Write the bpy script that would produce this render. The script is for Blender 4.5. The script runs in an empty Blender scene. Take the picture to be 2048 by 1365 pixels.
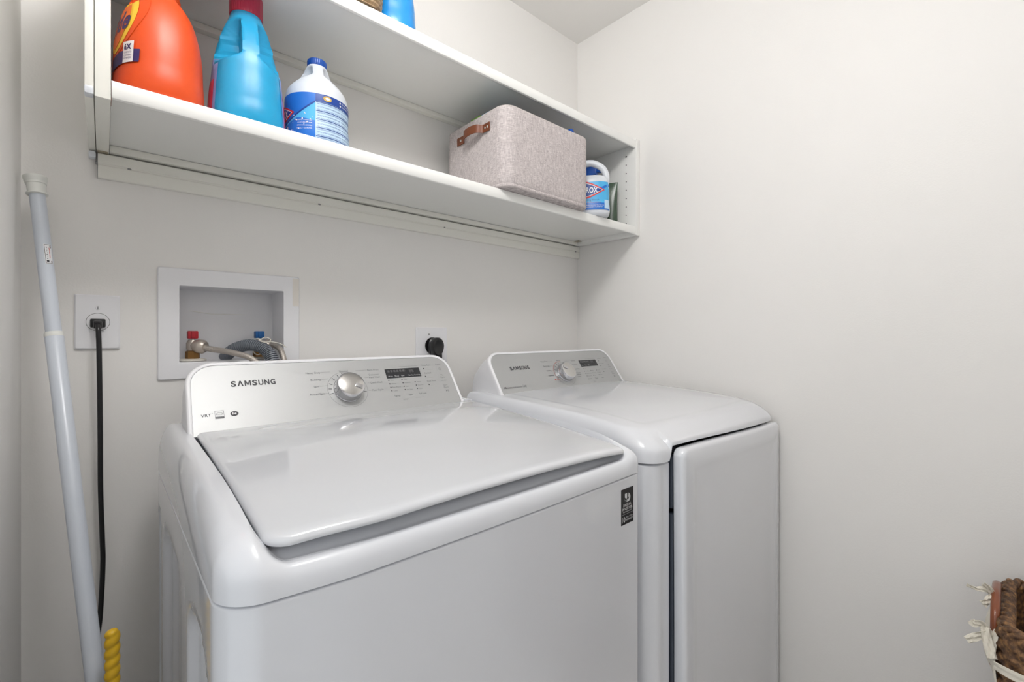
import bpy, bmesh, math, random
from mathutils import Vector, Matrix
random.seed(7)
PI = math.pi
SC = bpy.context.scene
COL = SC.collection

# ---------------------------------------------------------------- camera, world, lights, exposure
cam_d = bpy.data.cameras.new('camera'); cam = bpy.data.objects.new('camera', cam_d); COL.objects.link(cam)
cam.location = (0.116, -1.27, 1.19); cam.rotation_euler = (PI/2, 0, -math.radians(41.9))
cam_d.sensor_width = 36; cam_d.lens = 912/2048*36; cam_d.shift_y = -14.5/2048; cam_d.clip_start = 0.02
SC.camera = cam
SC.view_settings.view_transform = 'Standard'; SC.view_settings.look = 'None'
SC.view_settings.exposure = 0.32; SC.view_settings.gamma = 1.0; SC.view_settings.use_curve_mapping = False
W = bpy.data.worlds.new('hall_daylight'); SC.world = W; W.use_nodes = True
W.node_tree.nodes['Background'].inputs[0].default_value = (0.93, 0.97, 1.0, 1)
W.node_tree.nodes['Background'].inputs[1].default_value = 0.6
LX, LY = 0.36, -1.0
LAMP = 25            # radiance of the lit glass globe on the ceiling lamp
dd = bpy.data.lights.new('doorway_daylight', 'AREA'); dd.shape = 'RECTANGLE'; dd.size = 0.86; dd.size_y = 1.95; dd.energy = 0.8; dd.color = (0.96, 0.98, 1.0)
do = bpy.data.objects.new('doorway_daylight', dd); COL.objects.link(do); do.location = (-0.30, -1.20, 1.05); do.rotation_euler = (PI/2, 0, -PI/2)

# ---------------------------------------------------------------- materials
def s2l(c): return c/12.92 if c <= 0.04045 else ((c+0.055)/1.055)**2.4
def rgb(r, g, b): return (s2l(r/255), s2l(g/255), s2l(b/255), 1)
def mat(name, c, rough=0.5, metal=0.0, coat=0.0, bump=0.0, bscale=200, spec=None, trans=0.0, sss=0.0, var=0.0, vscale=5):
    m = bpy.data.materials.new(name); m.use_nodes = True; nt = m.node_tree; p = nt.nodes['Principled BSDF']
    p.inputs['Base Color'].default_value = c; p.inputs['Roughness'].default_value = rough; p.inputs['Metallic'].default_value = metal
    p.inputs['Coat Weight'].default_value = coat; p.inputs['Coat Roughness'].default_value = 0.04
    if spec is not None: p.inputs['Specular IOR Level'].default_value = spec
    if trans: p.inputs['Transmission Weight'].default_value = trans
    if sss:
        p.inputs['Subsurface Weight'].default_value = sss; p.inputs['Subsurface Radius'].default_value = (0.02, 0.02, 0.02); p.inputs['Subsurface Scale'].default_value = 0.5
    tc = nt.nodes.new('ShaderNodeTexCoord')
    if bump:
        n = nt.nodes.new('ShaderNodeTexNoise'); n.inputs['Scale'].default_value = bscale; n.inputs['Detail'].default_value = 3
        b = nt.nodes.new('ShaderNodeBump'); b.inputs['Strength'].default_value = bump; b.inputs['Distance'].default_value = 0.002
        nt.links.new(tc.outputs['Object'], n.inputs['Vector']); nt.links.new(n.outputs['Fac'], b.inputs['Height']); nt.links.new(b.outputs['Normal'], p.inputs['Normal'])
    if var:
        n = nt.nodes.new('ShaderNodeTexNoise'); n.inputs['Scale'].default_value = vscale; n.inputs['Detail'].default_value = 2
        mx = nt.nodes.new('ShaderNodeMix'); mx.data_type = 'RGBA'
        mx.inputs[6].default_value = tuple(x*(1-var) for x in c[:3])+(1,); mx.inputs[7].default_value = tuple(min(1, x*(1+var)) for x in c[:3])+(1,)
        nt.links.new(tc.outputs['Object'], n.inputs['Vector']); nt.links.new(n.outputs['Fac'], mx.inputs[0]); nt.links.new(mx.outputs[2], p.inputs['Base Color'])
    return m
M = {}
M['wall'] = mat('wall_paint', rgb(241, 239, 236), 0.55, bump=0.10, bscale=260, var=0.012, vscale=3)
M['ceil'] = mat('ceiling_paint', rgb(243, 241, 238), 0.8, bump=0.08, bscale=200)
M['floor'] = mat('floor_tile', rgb(206, 202, 197), 0.45, var=0.08, vscale=6)
M['trim'] = mat('trim_paint', rgb(235, 234, 230), 0.35)
M['enamel'] = mat('white_enamel', rgb(224, 226, 231), 0.22, coat=0.8)
M['lidw'] = mat('white_lid_enamel', rgb(216, 218, 222), 0.12, coat=1.0)
M['plastic'] = mat('white_plastic', rgb(240, 240, 243), 0.3)
M['mel'] = mat('white_melamine', rgb(246, 246, 243), 0.30)
M['mel2'] = mat('cream_melamine', rgb(242, 241, 233), 0.38)
M['patch'] = mat('paint_patch', rgb(234, 229, 222), 0.55)
M['dark'] = mat('dark_gap', rgb(50, 48, 46), 0.7)
M['hole'] = mat('pin_hole_dark', rgb(35, 38, 44), 0.8)
M['steel'] = mat('bracket_steel', rgb(170, 160, 142), 0.35, metal=0.8)
M['screw'] = mat('screw_steel', rgb(150, 150, 150), 0.3, metal=0.9)
M['chrome'] = mat('chrome', rgb(205, 205, 208), 0.10, metal=1.0)
M['chromeb'] = mat('brushed_chrome', rgb(205, 203, 200), 0.22, metal=1.0)
M['ink'] = mat('print_dark', rgb(62, 62, 66), 0.5)
M['ink2'] = mat('print_grey', rgb(112, 113, 116), 0.5)
M['red'] = mat('print_red', rgb(205, 84, 62), 0.5)
M['disp'] = mat('display_glass', rgb(48, 49, 52), 0.12)
M['dispt'] = mat('display_print', rgb(205, 206, 208), 0.4)
M['dispd'] = mat('display_dim', rgb(92, 92, 94), 0.4)
M['slate'] = mat('slate_liner', rgb(82, 92, 104), 0.4)
M['slate2'] = mat('slate_dark', rgb(58, 65, 76), 0.4)
M['black'] = mat('black_rubber', rgb(24, 24, 26), 0.32)
M['rod'] = mat('rod_enamel', rgb(204, 210, 219), 0.28)
M['rodcap'] = mat('rod_cap', rgb(228, 229, 224), 0.45)
M['yellow'] = mat('yellow_plastic', rgb(232, 186, 36), 0.35, var=0.1, vscale=60)
M['orange'] = mat('orange_bottle', rgb(228, 80, 20), 0.38)
M['orange2'] = mat('orange_label', rgb(240, 118, 30), 0.4)
M['lyel'] = mat('label_yellow', rgb(246, 208, 60), 0.4)
M['navy'] = mat('label_navy', rgb(52, 42, 104), 0.4)
M['lwhite'] = mat('label_white', rgb(236, 236, 238), 0.4)
M['blue'] = mat('blue_bottle', rgb(28, 158, 206), 0.32, sss=0.05)
M['blue2'] = mat('azure_bottle', rgb(40, 150, 228), 0.25, sss=0.1)
M['maroon'] = mat('cap_maroon', rgb(178, 42, 72), 0.35)
M['pink'] = mat('label_pink', rgb(214, 78, 110), 0.4)
M['lilac'] = mat('label_lilac', rgb(140, 160, 215), 0.4)
M['bleach'] = mat('bleach_plastic', rgb(222, 226, 232), 0.28, sss=0.1)
M['bcap'] = mat('blue_cap', rgb(10, 78, 170), 0.35)
M['lblue'] = mat('label_blue', rgb(28, 112, 206), 0.35)
M['lcyan'] = mat('label_cyan', rgb(80, 180, 232), 0.35)
M['ldeep'] = mat('label_deep_blue', rgb(22, 66, 150), 0.35)
M['lpale'] = mat('label_pale_blue', rgb(196, 222, 242), 0.4)
M['lred'] = mat('logo_red', rgb(222, 40, 48), 0.4)
M['gold'] = mat('seal_gold', rgb(206, 172, 84), 0.4)
M['leather'] = mat('tan_leather', rgb(118, 64, 38), 0.45, bump=0.2, bscale=500)
M['binin'] = mat('bin_lining', rgb(200, 192, 188), 0.9)
M['green'] = mat('green_package', rgb(120, 176, 60), 0.4)
M['pouch'] = mat('dark_green_pouch', rgb(62, 84, 66), 0.25, var=0.3, vscale=40)
M['brass'] = mat('brass', rgb(150, 112, 66), 0.38, metal=0.85, var=0.2, vscale=80)
M['valve'] = mat('valve_metal', rgb(196, 186, 176), 0.35, metal=0.6)
M['vred'] = mat('valve_red', rgb(176, 22, 38), 0.4)
M['vblue'] = mat('valve_blue', rgb(14, 92, 160), 0.4)
M['drain'] = mat('drain_hose_grey', rgb(128, 133, 142), 0.45)
M['tie'] = mat('tie_white', rgb(226, 222, 212), 0.4)
M['wood'] = mat('handle_wood', rgb(128, 66, 34), 0.28, coat=0.5, var=0.2, vscale=30)
M['canvas'] = mat('liner_canvas', rgb(226, 220, 206), 0.9, bump=0.3, bscale=600)
M['shade'] = mat('lamp_glass', rgb(245, 243, 238), 0.4)
pn = M['shade'].node_tree.nodes['Principled BSDF']; pn.inputs['Emission Color'].default_value = (1, .99, .98, 1); pn.inputs['Emission Strength'].default_value = LAMP

def brushed():
    m = mat('brushed_panel', rgb(186, 187, 187), 0.45, metal=0.5); nt = m.node_tree; p = nt.nodes['Principled BSDF']
    tc = nt.nodes.new('ShaderNodeTexCoord'); mp = nt.nodes.new('ShaderNodeMapping'); mp.inputs['Scale'].default_value = (3, 900, 900)
    n = nt.nodes.new('ShaderNodeTexNoise'); n.inputs['Scale'].default_value = 3; b = nt.nodes.new('ShaderNodeBump'); b.inputs['Strength'].default_value = 0.05
    b.inputs['Distance'].default_value = 0.001
    nt.links.new(tc.outputs['Object'], mp.inputs[0]); nt.links.new(mp.outputs[0], n.inputs['Vector']); nt.links.new(n.outputs['Fac'], b.inputs['Height']); nt.links.new(b.outputs[0], p.inputs['Normal'])
    return m
M['panel'] = brushed()
def linen():
    m = mat('bin_linen', rgb(206, 197, 194), 0.9); nt = m.node_tree; p = nt.nodes['Principled BSDF']
    tc = nt.nodes.new('ShaderNodeTexCoord'); cols = []
    for sc in ((1100, 1100, 70), (75, 75, 1100)):
        mp = nt.nodes.new('ShaderNodeMapping'); mp.inputs['Scale'].default_value = sc
        n = nt.nodes.new('ShaderNodeTexNoise'); n.inputs['Scale'].default_value = 1; n.inputs['Detail'].default_value = 2
        nt.links.new(tc.outputs['Object'], mp.inputs[0]); nt.links.new(mp.outputs[0], n.inputs['Vector']); cols.append(n)
    a = nt.nodes.new('ShaderNodeMath'); a.operation = 'ADD'; nt.links.new(cols[0].outputs['Fac'], a.inputs[0]); nt.links.new(cols[1].outputs['Fac'], a.inputs[1])
    r = nt.nodes.new('ShaderNodeMapRange'); r.inputs[1].default_value = 0.75; r.inputs[2].default_value = 1.25; nt.links.new(a.outputs[0], r.inputs[0])
    mx = nt.nodes.new('ShaderNodeMix'); mx.data_type = 'RGBA'; mx.inputs[6].default_value = rgb(164, 154, 154); mx.inputs[7].default_value = rgb(224, 216, 214)
    nt.links.new(r.outputs[0], mx.inputs[0]); nt.links.new(mx.outputs[2], p.inputs['Base Color'])
    b = nt.nodes.new('ShaderNodeBump'); b.inputs['Strength'].default_value = 0.35; b.inputs['Distance'].default_value = 0.001
    nt.links.new(a.outputs[0], b.inputs['Height']); nt.links.new(b.outputs[0], p.inputs['Normal'])
    return m
M['linen'] = linen()
def wicker(name, c1, c2, c3, sc):
    m = mat(name, c1, 0.6); nt = m.node_tree; p = nt.nodes['Principled BSDF']
    tc = nt.nodes.new('ShaderNodeTexCoord'); n = nt.nodes.new('ShaderNodeTexNoise'); n.inputs['Scale'].default_value = sc; n.inputs['Detail'].default_value = 5
    r = nt.nodes.new('ShaderNodeValToRGB'); r.color_ramp.elements[0].position = .32; r.color_ramp.elements[1].position = .7
    r.color_ramp.elements[0].color = c1; r.color_ramp.elements[1].color = c3; e = r.color_ramp.elements.new(.5); e.color = c2
    nt.links.new(tc.outputs['Object'], n.inputs['Vector']); nt.links.new(n.outputs['Fac'], r.inputs[0]); nt.links.new(r.outputs[0], p.inputs['Base Color'])
    mp = nt.nodes.new('ShaderNodeMapping'); mp.inputs['Scale'].default_value = (400, 400, 60); mp.inputs['Rotation'].default_value = (.3, .5, 0)
    n2 = nt.nodes.new('ShaderNodeTexNoise'); n2.inputs['Scale'].default_value = 1
    b = nt.nodes.new('ShaderNodeBump'); b.inputs['Strength'].default_value = 0.5; b.inputs['Distance'].default_value = 0.002
    nt.links.new(tc.outputs['Object'], mp.inputs[0]); nt.links.new(mp.outputs[0], n2.inputs['Vector']); nt.links.new(n2.outputs['Fac'], b.inputs['Height']); nt.links.new(b.outputs[0], p.inputs['Normal'])
    return m
M['wick'] = wicker('woven_brown', rgb(62, 42, 30), rgb(104, 74, 50), rgb(160, 118, 74), 110)
M['wick2'] = wicker('woven_tan', rgb(120, 96, 72), rgb(164, 136, 104), rgb(196, 172, 138), 60)
def braid():
    m = mat('braided_steel', rgb(188, 180, 172), 0.4, metal=0.6); nt = m.node_tree; p = nt.nodes['Principled BSDF']
    tc = nt.nodes.new('ShaderNodeTexCoord'); v = nt.nodes.new('ShaderNodeTexVoronoi'); v.inputs['Scale'].default_value = 500
    b = nt.nodes.new('ShaderNodeBump'); b.inputs['Strength'].default_value = 0.6; b.inputs['Distance'].default_value = 0.001
    nt.links.new(tc.outputs['Object'], v.inputs['Vector']); nt.links.new(v.outputs['Distance'], b.inputs['Height']); nt.links.new(b.outputs[0], p.inputs['Normal'])
    return m
M['braid'] = braid()

# ---------------------------------------------------------------- helpers
def world_loc(o):
    v = Vector((0, 0, 0))
    while o: v += o.location; o = o.parent
    return v
def obj(name, bm, mats, parent=None, smooth=40, local=False, origin=None):
    if not isinstance(mats, (list, tuple)): mats = [mats]
    me = bpy.data.meshes.new(name)
    off = Vector((0, 0, 0))
    if not local:
        if parent is not None: off = world_loc(parent)
        elif origin is not None: off = Vector(origin)
    if off.length: bmesh.ops.translate(bm, verts=bm.verts, vec=-off)
    if smooth:
        for f in bm.faces: f.smooth = True
    bm.to_mesh(me); bm.free()
    for m in mats: me.materials.append(M[m])
    if smooth: me.set_sharp_from_angle(angle=math.radians(smooth))
    o = bpy.data.objects.new(name, me); COL.objects.link(o)
    if parent is not None: o.parent = parent
    elif origin is not None: o.location = origin
    return o
def tag(o, label, cat, group=None):
    o['label'] = label; o['category'] = cat
    if group: o['group'] = group
    return o
def thing(name, label, cat, loc, rz=0, group=None):
    o = bpy.data.objects.new(name, None); COL.objects.link(o); o.empty_display_size = 0.05
    o.location = loc; o.rotation_euler = (0, 0, rz); return tag(o, label, cat, group)
def struct(name, bm, m, smooth=0):
    o = obj(name, bm, m, smooth=smooth); o['kind'] = 'structure'; return o
NB = bmesh.new
def box(bm, x0, x1, y0, y1, z0, z1, bev=0.0, mi=0, seg=2):
    r = bmesh.ops.create_cube(bm, size=1.0)
    vs = r['verts']
    for v in vs:
        v.co = Vector((x0+(v.co.x+.5)*(x1-x0), y0+(v.co.y+.5)*(y1-y0), z0+(v.co.z+.5)*(z1-z0)))
    fs = set(f for v in vs for f in v.link_faces)
    for f in fs: f.material_index = mi
    if bev:
        es = list(set(e for v in vs for e in v.link_edges))
        b = bmesh.ops.bevel(bm, geom=es, offset=bev, segments=seg, profile=0.6, affect='EDGES')
        for f in b['faces']: f.material_index = mi
def rings(bm, R, cap0=True, cap1=True, mi=0, closed=True, mfun=None):
    L = [[bm.verts.new(p) for p in r] for r in R]
    n = len(L[0])
    for i in range(len(L)-1):
        for j in range(n if closed else n-1):
            k = (j+1) % n
            f = bm.faces.new((L[i][j], L[i][k], L[i+1][k], L[i+1][j])); f.material_index = mi if mfun is None else mfun(i, j)
    if cap0: f = bm.faces.new(list(reversed(L[0]))); f.material_index = mi
    if cap1: f = bm.faces.new(L[-1]); f.material_index = mi
    return L
def fixn(bm): bmesh.ops.recalc_face_normals(bm, faces=bm.faces)
def tube(bm, pts, rad, n=12, mi=0, cap=True):
    pts = [Vector(p) for p in pts]; R = []
    t0 = (pts[1]-pts[0]).normalized(); up = Vector((0, 0, 1)) if abs(t0.z) < .9 else Vector((1, 0, 0))
    a = t0.cross(up).normalized()
    for i, p in enumerate(pts):
        t = (pts[min(i+1, len(pts)-1)]-pts[max(i-1, 0)]).normalized()
        a = (a - t*a.dot(t)).normalized(); b = t.cross(a)
        r = rad(i/(len(pts)-1)) if callable(rad) else rad
        R.append([p+a*math.cos(2*PI*k/n)*r+b*math.sin(2*PI*k/n)*r for k in range(n)])
    rings(bm, R, cap, cap, mi)
def spline(P, m=12):
    P = [Vector(p) for p in P]; out = []
    for i in range(len(P)-1):
        p0 = P[max(i-1, 0)]; p1 = P[i]; p2 = P[i+1]; p3 = P[min(i+2, len(P)-1)]
        for k in range(m):
            t = k/m; out.append(0.5*((2*p1)+(p2-p0)*t+(2*p0-5*p1+4*p2-p3)*t*t+(3*p1-p0-3*p2+p3)*t**3))
    out.append(P[-1]); return out
def lathe(bm, prof, mtx=Matrix.Identity(4), n=32, mi=0):
    R = [[mtx @ Vector((r*math.cos(2*PI*k/n), r*math.sin(2*PI*k/n), z)) for k in range(n)] for r, z in prof]
    rings(bm, R, True, True, mi)
def interp(T, x):
    if x <= T[0][0]: return T[0][1]
    for i in range(len(T)-1):
        if x <= T[i+1][0]:
            t = (x-T[i][0])/(T[i+1][0]-T[i][0]); a, b = T[i][1], T[i+1][1]
            m0 = 0.5*((b-a)/(T[i+1][0]-T[i][0])+((a-T[i-1][1])/(T[i][0]-T[i-1][0]) if i else (b-a)/(T[i+1][0]-T[i][0])))
            m1 = 0.5*((b-a)/(T[i+1][0]-T[i][0])+((T[i+2][1]-b)/(T[i+2][0]-T[i+1][0]) if i+2 < len(T) else (b-a)/(T[i+1][0]-T[i][0])))
            h = T[i+1][0]-T[i][0]
            return (2*t**3-3*t*t+1)*a+(t**3-2*t*t+t)*h*m0+(-2*t**3+3*t*t)*b+(t**3-t*t)*h*m1
    return T[-1][1]
def ss(a, b, x):
    t = min(1, max(0, (x-a)/(b-a))); return t*t*(3-2*t)
def rrect(x0, x1, y0, y1, rF, rB, d=0, bow=0, nc=10, ns=24, warp=0):
    """rounded rectangle, front = y0; fixed point count; starts at front left corner, anticlockwise"""
    x0 += d; x1 -= d; y0 += d; y1 -= d; rL, rR = rF if isinstance(rF, tuple) else (rF, rF)
    rL = max(rL-d, .02 if rL >= .04 else .002); rF = max(rR-d, .02 if rR >= .04 else .002); rB = max(rB-d, .002)
    P = []
    def arc(cx, cy, r, a0):
        for k in range(nc+1):
            a = a0+PI/2*k/nc; P.append((cx+r*math.cos(a), cy+r*math.sin(a)))
    def line(p, q):
        for k in range(1, ns): P.append((p[0]+(q[0]-p[0])*k/ns, p[1]+(q[1]-p[1])*k/ns))
    arc(x0+rL, y0+rL, rL, PI); line(P[-1], (x1-rF, y0))
    arc(x1-rF, y0+rF, rF, -PI/2); line(P[-1], (x1, y1-rB))
    arc(x1-rB, y1-rB, rB, 0); line(P[-1], (x0+rB, y1))
    arc(x0+rB, y1-rB, rB, PI/2); line(P[-1], (x0, y0+rL))
    if bow:
        xc = (x0+x1)/2; hw = (x1-x0)/2
        P = [(x, y-bow*max(0, 1-((x-xc)/hw)**2)*ss(y1, y0, y)) for x, y in P]
    if warp: P = [(x, y+warp*ss(x0+.14, x0, x)*ss(y1, y0, y)) for x, y in P]
    return P
def sdr(x, y, x0, x1, y0, y1, r):
    qx = abs(x-(x0+x1)/2)-(x1-x0)/2+r; qy = abs(y-(y0+y1)/2)-(y1-y0)/2+r
    return math.hypot(max(qx, 0), max(qy, 0))+min(max(qx, qy), 0)-r
_tc = {}
def text_geo(s, bold=0.0):
    k = (s, bold)
    if k in _tc: return _tc[k]
    c = bpy.data.curves.new('t', 'FONT'); c.body = s; c.size = 1.0; c.resolution_u = 4; c.offset = bold; c.space_character = 1.05
    o = bpy.data.objects.new('t', c); COL.objects.link(o); bpy.context.view_layer.update()
    e = o.evaluated_get(bpy.context.evaluated_depsgraph_get()); me = e.to_mesh()
    V = [(v.co.x, v.co.y) for v in me.vertices]; Fc = [tuple(p.vertices) for p in me.polygons]
    e.to_mesh_clear(); bpy.data.objects.remove(o); bpy.data.curves.remove(c)
    x0 = min(v[0] for v in V); x1 = max(v[0] for v in V)
    V = [((x-x0), y/0.70) for x, y in V]       # cap height 0.70 of size -> 1
    _tc[k] = (V, Fc, (x1-x0)); return _tc[k]
def text(bm, s, fn, x, y, h, w=None, mi=0, align='l', bold=0.0, shear=0.0):
    """fn(u, v) -> point; cap height h, width w (or natural)"""
    V, Fc, W0 = text_geo(s, bold)
    sx = (w/W0) if w else h/0.70
    ww = W0*sx; ox = x-(ww/2 if align == 'c' else ww if align == 'r' else 0)
    vs = [bm.verts.new(fn(ox+a*sx+shear*b*h, y+b*h)) for a, b in V]
    for f in Fc:
        try:
            q = bm.faces.new([vs[i] for i in f]); q.material_index = mi
        except ValueError: pass
def quad(bm, fn, x0, x1, y0, y1, mi=0, nx=1, ny=1, shear=0):
    g = [[bm.verts.new(fn(x0+(x1-x0)*i/nx+shear*(j/ny), y0+(y1-y0)*j/ny)) for i in range(nx+1)] for j in range(ny+1)]
    for j in range(ny):
        for i in range(nx):
            f = bm.faces.new((g[j][i], g[j][i+1], g[j+1][i+1], g[j+1][i])); f.material_index = mi
def disc(bm, fn, x, y, r, mi=0, r2=None, n=24, ry=None, a0=0, a1=2*PI):
    ry = ry or r
    o = [bm.verts.new(fn(x+r*math.cos(a0+(a1-a0)*k/n), y+ry*math.sin(a0+(a1-a0)*k/n))) for k in range(n if a1-a0 > 6.28 else n+1)]
    if r2 is None:
        f = bm.faces.new(o); f.material_index = mi
    else:
        q = r2/r
        i_ = [bm.verts.new(fn(x+r*q*math.cos(a0+(a1-a0)*k/n), y+ry*q*math.sin(a0+(a1-a0)*k/n))) for k in range(len(o))]
        m = len(o)
        for k in range(m if a1-a0 > 6.28 else m-1):
            f = bm.faces.new((o[k], o[(k+1) % m], i_[(k+1) % m], i_[k])); f.material_index = mi

# ---------------------------------------------------------------- the room
RX, RY0, CZ = 1.634, -2.30, 2.434
b = NB(); box(b, -0.12, RX+.12, RY0-.12, .12, -.05, 0); struct('floor', b, 'floor')
b = NB(); box(b, -0.12, RX+.12, RY0-.12, .12, CZ, CZ+.08); struct('ceiling', b, 'ceil')
HX0, HX1, HZ0, HZ1 = .2425, .4635, 1.1225, 1.3010            # hole for the washer outlet box
b = NB()
for x0, x1, z0, z1 in ((-.12, HX0, 0, CZ), (HX1, RX+.12, 0, CZ), (HX0, HX1, 0, HZ0), (HX0, HX1, HZ1, CZ)): box(b, x0, x1, 0, .12, z0, z1)
struct('wall_back', b, 'wall')
b = NB(); box(b, RX, RX+.12, RY0, 0, 0, CZ); struct('wall_right', b, 'wall')
b = NB(); box(b, -.12, 0, -.74, 0, 0, CZ); box(b, -.12, 0, RY0, -1.66, 0, CZ); box(b, -.12, 0, -1.66, -.74, 2.06, CZ); struct('wall_left', b, 'wall')
b = NB(); box(b, -.12, RX+.12, RY0-.12, RY0, 0, CZ); struct('wall_front', b, 'wall')
b = NB(); box(b, 0, .016, -.74, -.675, 0, 2.125, .003); box(b, 0, .016, -1.725, -1.66, 0, 2.125, .003); box(b, 0, .016, -1.66, -.74, 2.06, 2.125, .003); struct('trim_1', b, 'trim')
b = NB(); box(b, .02, RX-.014, -.014, 0, 0, .09, .003); struct('baseboard_back', b, 'trim')
b = NB(); box(b, RX-.014, RX, RY0, 0, 0, .09, .003); struct('baseboard_right', b, 'trim')
t = thing('ceiling_light', 'white flush dome lamp on the laundry ceiling', 'lamp', (LX, LY, CZ))
b = NB(); lathe(b, [(.001, CZ), (.17, CZ), (.17, CZ-.02), (.155, CZ-.028), (.001, CZ-.028)], Matrix.Translation((LX, LY, 0))); fixn(b); obj('base', b, 'plastic', t)
b = NB(); lathe(b, [(.10, CZ-.028), (.118, CZ-.045), (.135, CZ-.075), (.142, CZ-.11), (.138, CZ-.145), (.122, CZ-.18), (.092, CZ-.21), (.05, CZ-.228), (.001, CZ-.234)], Matrix.Translation((LX, LY, 0))); fixn(b); obj('lamp_shade', b, 'shade', t)

# ---------------------------------------------------------------- washer and dryer
ZT = [(-.79, .966), (-.765, .972), (-.72, .9825), (-.67, .990), (-.60, .997), (-.49, 1.003), (-.27, 1.010), (-.08, 1.012)]
ZS = 0.923
SV = Vector((0, .57106, .82090)); NV = Vector((0, -.82090, .57106))
def conf(dx=0.0, off=0.0):
    def fn(x, v): return Vector((x+dx, -.27, 1.011))+SV*v+NV*off
    return fn
def co_outline(x0, x1, v0, v1, rt, tp=0.0, n=10, ns=14):
    P = []
    for k in range(ns): P.append((x0+(x1-x0)*k/ns, v0))
    def xx(x, v):
        t = (v-v0)/(v1-v0); return x+(tp*t if x < (x0+x1)/2 else -tp*t)
    for k in range(6): P.append((x1, v0+(v1-rt-v0)*k/6))
    for k in range(n+1):
        a = PI/2*k/n; P.append((x1-rt+rt*math.cos(a), v1-rt+rt*math.sin(a)))
    for k in range(1, ns): P.append((x1-rt-(x1-x0-2*rt)*k/ns, v1))
    for k in range(n+1):
        a = PI/2+PI/2*k/n; P.append((x0+rt+rt*math.cos(a), v1-rt+rt*math.sin(a)))
    for k in range(1, 6): P.append((x0, v1-rt-(v1-rt-v0)*k/6))
    return [(xx(x, v), v) for x, v in P]
def machine(xl, xr, dx, root, kind):
    yf, yb = -.7775, -.12
    RC = (.042, .012) if kind == 'washer' else .045
    WP = .010 if kind == 'washer' else 0
    # top frame / cover
    lx0, lx1, ly0, ly1 = xl+.045, xr-.030, yf+.012, -.268
    Rg = []; N = None
    ds = [0, 0.0015, .003, .005, .0075, .0105, .014, .018, .0225, .0275, .033, .039, .0455]+[.052+.0055*k for k in range(4)]
    if kind == 'washer': ds = [0.0008*k*(1+.03*k) for k in range(0, 70)]; ds = [d for d in ds if d < .16]
    else: ds += [.074, .080, .09, .11, .13, .16, .2, .25]
    nsd = 160 if kind == 'washer' else 110
    for d in ds:
        ring = []
        P = rrect(xl, xr, yf, yb, RC, .02, d, .006, nc=14, ns=nsd, warp=WP)
        for x, y in P:
            fr = ss(yf+.10, yf+.0, y)                       # more rounding along the front edge
            Rr = .026+(.018 if kind == 'washer' else .048)*fr
            u = min(1, d/Rr); g = math.sqrt(max(0, 1-(1-u)**2.2))**.95
            top = interp(ZT, y+.0) + .003*ss(0, .2, d)
            if kind == 'dryer': top += .004*ss(0, .08, d)-.0010*ss(.060, .076, d)
            z0 = ZS
            if kind == 'dryer': z0 = ZS+(.031-.020*ss(xl, xr, x))*ss(xl+.062, xl+.074, x)*ss(yf+.06, yf+.03, y)
            vw = .018 if z0 < ZS+.004 else .006
            z = z0+vw+(top-z0-vw)*g if d > 0 else z0+vw
            if kind == 'washer':
                s_ = sdr(x, y, lx0-.005, lx1+.005, yf-.3, ly1+.02, .02)
                fq = ss(yf+.085, yf+.015, y); w_ = .003+.010*fq
                k_ = ss(w_, -w_*1.5, s_+.006*fq)
                nb = ZS+.006+.022*math.sqrt(max(0, 1-(1-min(1, d/.011))**2)) - .003*ss(.014, .028, d) + .011*ss(.018, .045, d)
                z = z+(min(z, nb)-z)*k_
            ring.append(Vector((x, y, z)))
        Rg.append(ring)
    r0 = []
    for x, y in rrect(xl, xr, yf, yb, RC, .02, 0, .006, nc=14, ns=nsd, warp=WP):
        z0 = ZS
        if kind == 'dryer': z0 = ZS+(.031-.020*ss(xl, xr, x))*ss(xl+.062, xl+.074, x)*ss(yf+.06, yf+.03, y)
        r0.append(Vector((x, y, z0)))
    rin = [Vector((x, y, r0[i].z-.0018)) for i, (x, y) in enumerate(rrect(xl, xr, yf, yb, RC, .02, .012, .006, nc=14, ns=nsd, warp=WP))]
    b = NB(); rings(b, [rin, r0]+Rg, True, True); fixn(b)
    obj('top_frame' if kind == 'washer' else 'top_cover', b, 'enamel', root, smooth=38)
    # cabinet
    b = NB()
    if kind == 'washer':
        zs = [.03]+[.10+.02*k for k in range(36)]+[.8+.01*k for k in range(9)]+[.89, .90, .905, .912, .917, .9190, .9202, .9208]
        Rg = []
        for z in sorted(set(zs)):
            ring = []
            d = 0 if z < .9195 else (.0012 if z < .9205 else .012)
            for x, y in rrect(xl, xr, yf+.001, yb, RC, .02, d, .006, nc=14, ns=90, warp=WP):
                if abs(x-xl) < .002:
                    for (a0, a1) in ((-.705, -.555), (-.49, -.235), (-.20, -.135)):
                        s2 = sdr(y, z, a0, a1, .08, .852, .035 if a1-a0 < .1 else .06)
                        x += .012*ss(.004, -.010, s2)
                ring.append(Vector((x, y, z)))
            Rg.append(ring)
        rings(b, Rg, True, True); fixn(b); obj('cabinet', b, 'enamel', root, smooth=50)
    else:
        P = []
        r = .045
        for k in range(13):
            a = PI+PI/2*k/12; P.append((xl+r+r*math.cos(a), yf+.003+r+r*math.sin(a)))
        P += [(xl+.0675, yf+.003), (xl+.069, yf+.006), (xl+.069, yf+.055), (xr-.012, yf+.055), (xr-.012, yf+.03), (xr, yf+.03), (xr, yb), (xl, yb)]
        Rg = [[Vector((x, y, z)) for x, y in P] for z in (.03, .917)]
        Pi = [(x+(.004 if x < xl+.03 else 0), y+(.003 if y < yf+.04 else 0)) for x, y in P]
        Rg.append([Vector((x, y, .9195)) for x, y in Pi])
        rings(b, Rg, True, True, mfun=lambda i, j: 1 if 14 <= j <= 16 else 0); fixn(b); obj('cabinet', b, ['enamel', 'slate'], root, smooth=35)
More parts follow.
